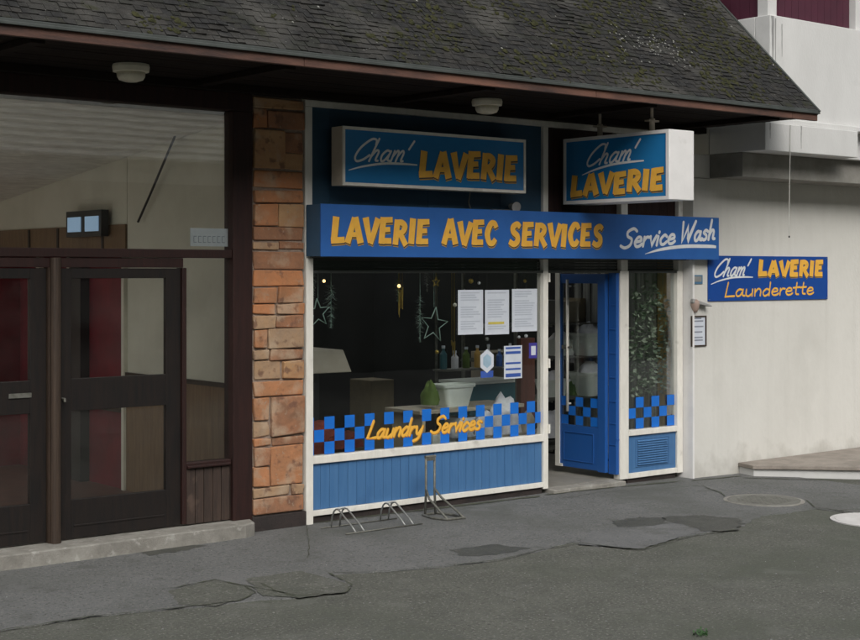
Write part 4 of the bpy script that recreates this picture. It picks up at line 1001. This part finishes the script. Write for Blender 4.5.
a = at(470, 385, 1.2); b = at(522, 425, 1.2); k = MB(); k.box(a.x, b.x, 1.2, 1.7, .05, a.z); o_ = k.build('washing_machine', M['teal'], bevel=.01); tag(o_, 'teal washing machine with pale top standing deep behind the shop window', 'washing machine')
k = MB(); k.box(a.x-.01, b.x+.01, 1.19, 1.71, a.z+.001, a.z+.03); k.build('top_panel', M['basket'], o_)
k = MB(); cc = ((a.x+b.x)/2, 1.195, a.z-.45)
k.tube([(cc[0], 1.198, cc[2]), (cc[0], 1.17, cc[2])], .17, 24); k.build('porthole', M['galv'], o_)
for i, (px, py, r1, r2, r3, mm, sd_, nm, lb_) in enumerate(((462, 437, .16, .1, .16, 'paper', 31, 'laundry_bag', 'pale blue crumpled laundry bag low behind the window words'), (484, 437, .13, .1, .22, 'linen', 33, 'laundry_bag', 'white folded laundry bag between the window words and the large crumpled bag'), (528, 436, .09, .1, .2, 'beige', 37, 'paper_bag', 'small beige paper bag at the right end of the checkered stickers'), (345, 444, .2, .1, .15, 'red_cloth', 41, 'red_cloth_pile', 'low heap of dark red cloth left of the window words'))):
    p = at(px, py, .22); o_ = heap((p.x, .22, .605), r1, r2*.6, r3, M[mm], name=nm, seed=sd_); tag(o_, lb_, nm.split('_')[-1] if 'bag' in nm else 'cloth')
for i, (x, zt_, w_, mm, lb_) in enumerate(((.95, 1.0, .32, 'cardboard', 'brown carton deep in the dark shop behind the window words'), (2.75, 1.25, .5, 'beige', 'beige cabinet deep in the shop behind the teal machine'))):
    k = MB(); k.box(x+1.6, x+1.6+w_, 2.4, 2.8, .05, zt_); tag(k.build('cabinet', M[mm], bevel=.006), lb_, 'cabinet')
sb = at(442, 360, .95); se = at(528, 360, .95)
k = MB(); k.box(sb.x, se.x, .9, 1.1, sb.z-.12, sb.z-.1); bsf = k.build('wall_shelf', M['galv_old'], bevel=.002); tag(bsf, 'narrow metal shelf of bottles behind the hexagonal sticker', 'shelf')
k = MB()
for x in (sb.x+.03, se.x-.05): k.box(x, x+.02, 1.08, 1.1, .05, 2.4)
k.build('upright', M['galv_old'], bsf)
cols_ = [('teal', 'teal'), ('linen', 'white'), ('bag_green', 'green'), ('ochre', 'ochre'), ('linen', 'white'), ('blue_print_', 'blue'), ('red_cloth', 'red'), ('linen', 'white')]
M['blue_print_'] = mat('blue plastic', (.04, .12, .4), .4)
ords = ['first', 'second', 'third', 'fourth', 'fifth', 'sixth', 'seventh', 'eighth']
for i, (mm, cn_) in enumerate(cols_):
    x = sb.x+.06+i*(se.x-sb.x-.12)/7; z = sb.z-.0995; r_ = random.uniform(.03, .042); h_ = random.uniform(.14, .24)
    k = MB(); k.lathe((x, 1.0, z), [(r_, 0), (r_, h_*.65), (r_*.4, h_*.8), (r_*.4, h_*.9)], 14); bo_ = k.build('bottle', M[mm], smooth=False)
    tag(bo_, f'{cn_} bottle, {ords[i]} from the left on the metal shelf behind the shop window', 'bottle', 'bottles on the metal shelf')
    k = MB(); k.lathe((x, 1.0, z+h_*.9), [(r_*.5, 0.0005), (r_*.5, h_*.12)], 12); k.build('cap', M['paper'], bo_)
# pale pressing board at left
a = at(311, 350, .8); b = at(352, 372, .8); k = MB(); k.hexa([(a.x-.3, .8, b.z), (b.x, .8, b.z), (b.x-.05, 1.3, b.z), (a.x-.3, 1.3, b.z), (a.x-.3, .8, a.z-.0), (b.x-.1, .8, a.z-.01), (b.x-.14, 1.3, a.z), (a.x-.3, 1.3, a.z)])
o_ = k.build('ironing_press', mat('pale cover cloth', (.42, .38, .31), .8, (.36, .32, .26), 5, .2, 20), bevel=.01); tag(o_, 'pale covered ironing press board behind the left side of the shop window', 'ironing press')
k = MB(); k.box(a.x+.1, a.x+.2, .95, 1.1, .05, b.z-.001); k.build('stand', M['black'], o_)

# christmas decorations
def star_pts(c, r, rot=0, k_=.42):
    return [c+Vector((math.sin(R(rot+36*i))*(r if i % 2 == 0 else r*k_), 0, math.cos(R(rot+36*i))*(r if i % 2 == 0 else r*k_))) for i in range(11)]
def hang_star(px, py, Y, r, m, label, rot=0, tr_=.008):
    c = at(px, py, Y); k = MB(); k.tube(star_pts(c, r, rot), tr_, 6)
    k.tube([c+Vector((0, 0, r)), Vector((c.x, Y, 2.21))], .002, 4)
    o_ = k.build('hanging_star', M[m]); return tag(o_, label, 'star', 'stars hung in the shop window')
hang_star(434, 325, .12, .17, 'mint', 'large mint green wire star hanging left of the paper notices', 8, .006)
hang_star(318, 313, .12, .13, 'mint', 'grey green wire star hanging at the far left of the shop window', -6, .006)
hang_star(436, 282, .08, .045, 'gold', 'tiny yellow star shining above the large mint star', 0, .007)
def tinsel(px, py0, py1, Y, r, m, label, seed):
    a = at(px, py0, Y); b = at(px, py1, Y); k = MB(); rnd = random.Random(seed); n = int((a.z-b.z)*520)
    k.tube([(a.x, Y, 2.21), a, b], .003, 4)
    for i in range(n):
        t = rnd.random(); c = a.lerp(b, t); th = rnd.uniform(0, 6.28); el = rnd.uniform(-.6, .3); l = r*rnd.uniform(.5, 1.1)*(.5+.7*math.sin(math.pi*min(1, t+.15)))
        dv = Vector((math.cos(th)*math.cos(el), math.sin(th)*math.cos(el), math.sin(el))); sd_ = dv.cross(Vector((0, 0, 1))).normalized()*.004
        k.face([c-sd_, c+dv*l-sd_*.3, c+dv*l+sd_*.3, c+sd_])
    o_ = k.build('tinsel_garland', M[m]); return tag(o_, label, 'garland', 'tinsel garlands in the shop window')
tinsel(331, 285, 328, .12, .07, 'mint', 'grey green tinsel garland hanging beside the far left star', 1)
tinsel(420, 296, 342, .12, .06, 'mint', 'mint tinsel garland hanging against the large mint star', 2)
tinsel(398, 278, 302, .12, .05, 'leaf', 'short dark green tinsel garland hanging left of the icicle cluster', 3)
tinsel(427, 270, 292, .10, .04, 'silver', 'short silver tinsel garland hanging above the large mint star', 4)
tinsel(313, 270, 300, .10, .04, 'leaf2', 'pale tinsel garland hanging in the top left corner of the shop window', 5)
def pendant(px, py0, py1, Y, m, label, seed):
    k = MB(); rnd = random.Random(seed)
    for i in range(5):
        p = at(px+rnd.uniform(-3, 3), py0+rnd.uniform(0, 6), Y+rnd.uniform(0, .08)); q = at(px, py1-rnd.uniform(0, 12), Y)
        k.tube([(p.x, p.y, 2.21), p], .0015, 4); k.tube([p, Vector((p.x, p.y, q.z))], [.008, .003], 6)
    return tag(k.build('icicle_cluster', M[m]), label, 'ornament', 'icicle ornaments in the shop window')
pendant(401, 287, 318, .12, 'gold', 'cluster of dull gold icicles hanging under a bright fairy bulb', 1)
pendant(452, 338, 358, .4, 'gold', 'cluster of brownish icicles hanging behind the large mint star', 2)
def bauble(px, py, Y, r, m, label):
    c = at(px, py, Y); k = MB(); n = 8
    k.lathe(c-Vector((0, 0, r)), [(.0001, 0)]+[(r*math.sin(math.pi*i/n), r-r*math.cos(math.pi*i/n)) for i in range(1, n)]+[(.0001, 2*r)], 14)
    k.tube([c+Vector((0, 0, r)), (c.x, Y, 2.21)], .0012, 4, 1)
    return tag(k.build('bauble', [M[m], M['black']], smooth=True), label, 'bauble', 'baubles and bulbs in the shop window')
bauble(324, 281, .1, .014, 'bulb', 'glowing orange fairy bulb at the top left of the shop window')
bauble(399, 286, .1, .016, 'bulb', 'glowing warm fairy bulb above the gold icicles')
bauble(471, 281, .08, .024, 'gold', 'gold bauble just above the leftmost paper notice')
bauble(479, 283, .08, .016, 'linen', 'small white bauble between the leftmost and middle notices')
bauble(525, 281, .08, .018, 'gold', 'dull gold bauble above the notice next to the door frame')
bauble(519, 337, .06, .014, 'linen', 'small white bauble just above the striped blue sheet')
bauble(526, 336, .06, .018, 'linen', 'larger white bauble under the notice next to the door frame')
bauble(487, 339, .06, .020, 'silver', 'silver bauble directly above the hexagonal sticker')
bauble(437, 352, .3, .02, 'gold', 'brownish bauble hanging below the large mint star')
bauble(455, 305, .3, .02, 'lamp_rim', 'cream bauble left of the leftmost notice')

# vines behind the narrow window
def vine(px, Y, py0, py1, dens, label, seed):
    rnd = random.Random(seed); k = MB(); pts = []
    for i in range(9):
        t = i/8; p = at(px+rnd.uniform(-2.2, 2.2), py0+(py1-py0)*t, Y); pts.append(p)
    k.tube([Vector((pts[0].x, Y, 2.2))]+pts, .003, 5, 0)
    for i in range(dens):
        t = rnd.random()*(len(pts)-1); j = int(t); p = pts[j].lerp(pts[min(j+1, 8)], t-j)
        th = rnd.uniform(0, 6.28); el = rnd.uniform(-.9, .5); dv = Vector((math.cos(th)*math.cos(el), math.sin(th)*math.cos(el), math.sin(el)))
        st = p+dv*rnd.uniform(.0, .07); l = rnd.uniform(.04, .075); sd_ = dv.cross(Vector((rnd.uniform(-1, 1), rnd.uniform(-1, 1), 1))).normalized()*l*.32
        k.face([st, st+dv*l*.5+sd_, st+dv*l, st+dv*l*.5-sd_], 1 if rnd.random() < .5 else 2)
    return tag(k.build('artificial_vine', [M['leaf'], M['leaf'], M['leaf2']]), label, 'vine', 'artificial vines in the narrow window')
vine(637, .16, 290, 395, 260, 'leafy artificial vine at the left side of the narrow window', 1)
vine(650, .22, 283, 393, 300, 'dense artificial vine down the middle of the narrow window', 2)
vine(664, .16, 296, 390, 240, 'artificial vine in front of the ochre wall in the narrow window', 3)
a = atX(667, 331, 4.925); k = MB(); q1 = at(664, 331, .2); q2 = at(672, 348, .2); k.box(q1.x, q2.x, .2, .21, q2.z, q1.z); o_ = k.build('hanging_card', M['beige']); tag(o_, 'small beige card hanging among the vines in the narrow window', 'card')

# shelves with baskets beyond the open door
sh = empty('shelving_unit', (4.5, 1.5, .05), 'dark shelving unit stacked with laundry baskets seen through the open door', 'shelving')
ZS = [at(590, 395, 1.28).z-.002, at(590, 355, 1.28).z-.002, at(590, 320, 1.45).z-.02]
for z in ZS+[.25]:
    k = MB(); 
    for q in range(10): k.box(3.3, 4.85, 1.12+q*.068, 1.135+q*.068, z-.012, z)
    for q in (3.3, 4.07, 4.83): k.box(q, q+.02, 1.115, 1.76, z-.03, z-.0125)
    k.build('shelf', M['galv_old'], sh)
for x in (3.32, 4.1, 4.82):
    k = MB(); k.box(x-.015, x+.015, 1.72, 1.75, .05, 2.3); k.build('upright', M['galv_old'], sh)
basket(592, 395, 1.28, 1.0, 'white laundry basket heaped with linen on the middle shelf beyond the door')
basket(591, 355, 1.28, .95, 'laundry basket with grey linen on the upper shelf beyond the door')
basket(560, 357, 1.5, .75, 'laundry basket at the left end of the upper shelf beyond the door')
basket(552, 397, 1.45, .75, 'laundry basket at the left end of the middle shelf beyond the door')
for i, (pl_, pr_, pt_, mm, lb_) in enumerate(((577, 590, 298, 'cardboard', 'brown carton on the top shelf beyond the door'), (592, 603, 299, 'ochre', 'ochre carton beside the brown carton on the top shelf'), (560, 575, 301, 'beige', 'beige carton at the left of the top shelf beyond the door'), (545, 557, 300, 'grey_pl', 'grey carton at the far left of the top shelf beyond the door'))):
    a = at(pl_, pt_, 1.45); b = at(pr_, pt_, 1.45); k = MB(); k.box(a.x, b.x, 1.4, 1.7, ZS[2]+.001, a.z, 0, .004); o_ = k.build('carton', M[mm], bevel=.004); tag(o_, lb_, 'box', 'cartons on the top shelf')
o_ = heap((at(573, 400, 1.45).x, 1.45, ZS[0]+.001), .12, .12, .2, M['bag_green'], name='green_bag', seed=13); tag(o_, 'green bag between the baskets on the middle shelf beyond the door', 'bag')
o_ = heap((at(552, 440, 1.4).x, 1.4, ZS[0]-.45), .2, .15, .3, M['linen'], name='linen_heap', seed=19); tag(o_, 'heap of pale linen low in the doorway beyond the open door', 'linen')
k = MB(); k.box(3.3, 4.0, 1.3, 1.7, .26, ZS[0]-.46); o_ = k.build('linen_bin', M['black'], bevel=.01); tag(o_, 'black bin carrying the heap of pale linen beyond the door', 'bin')
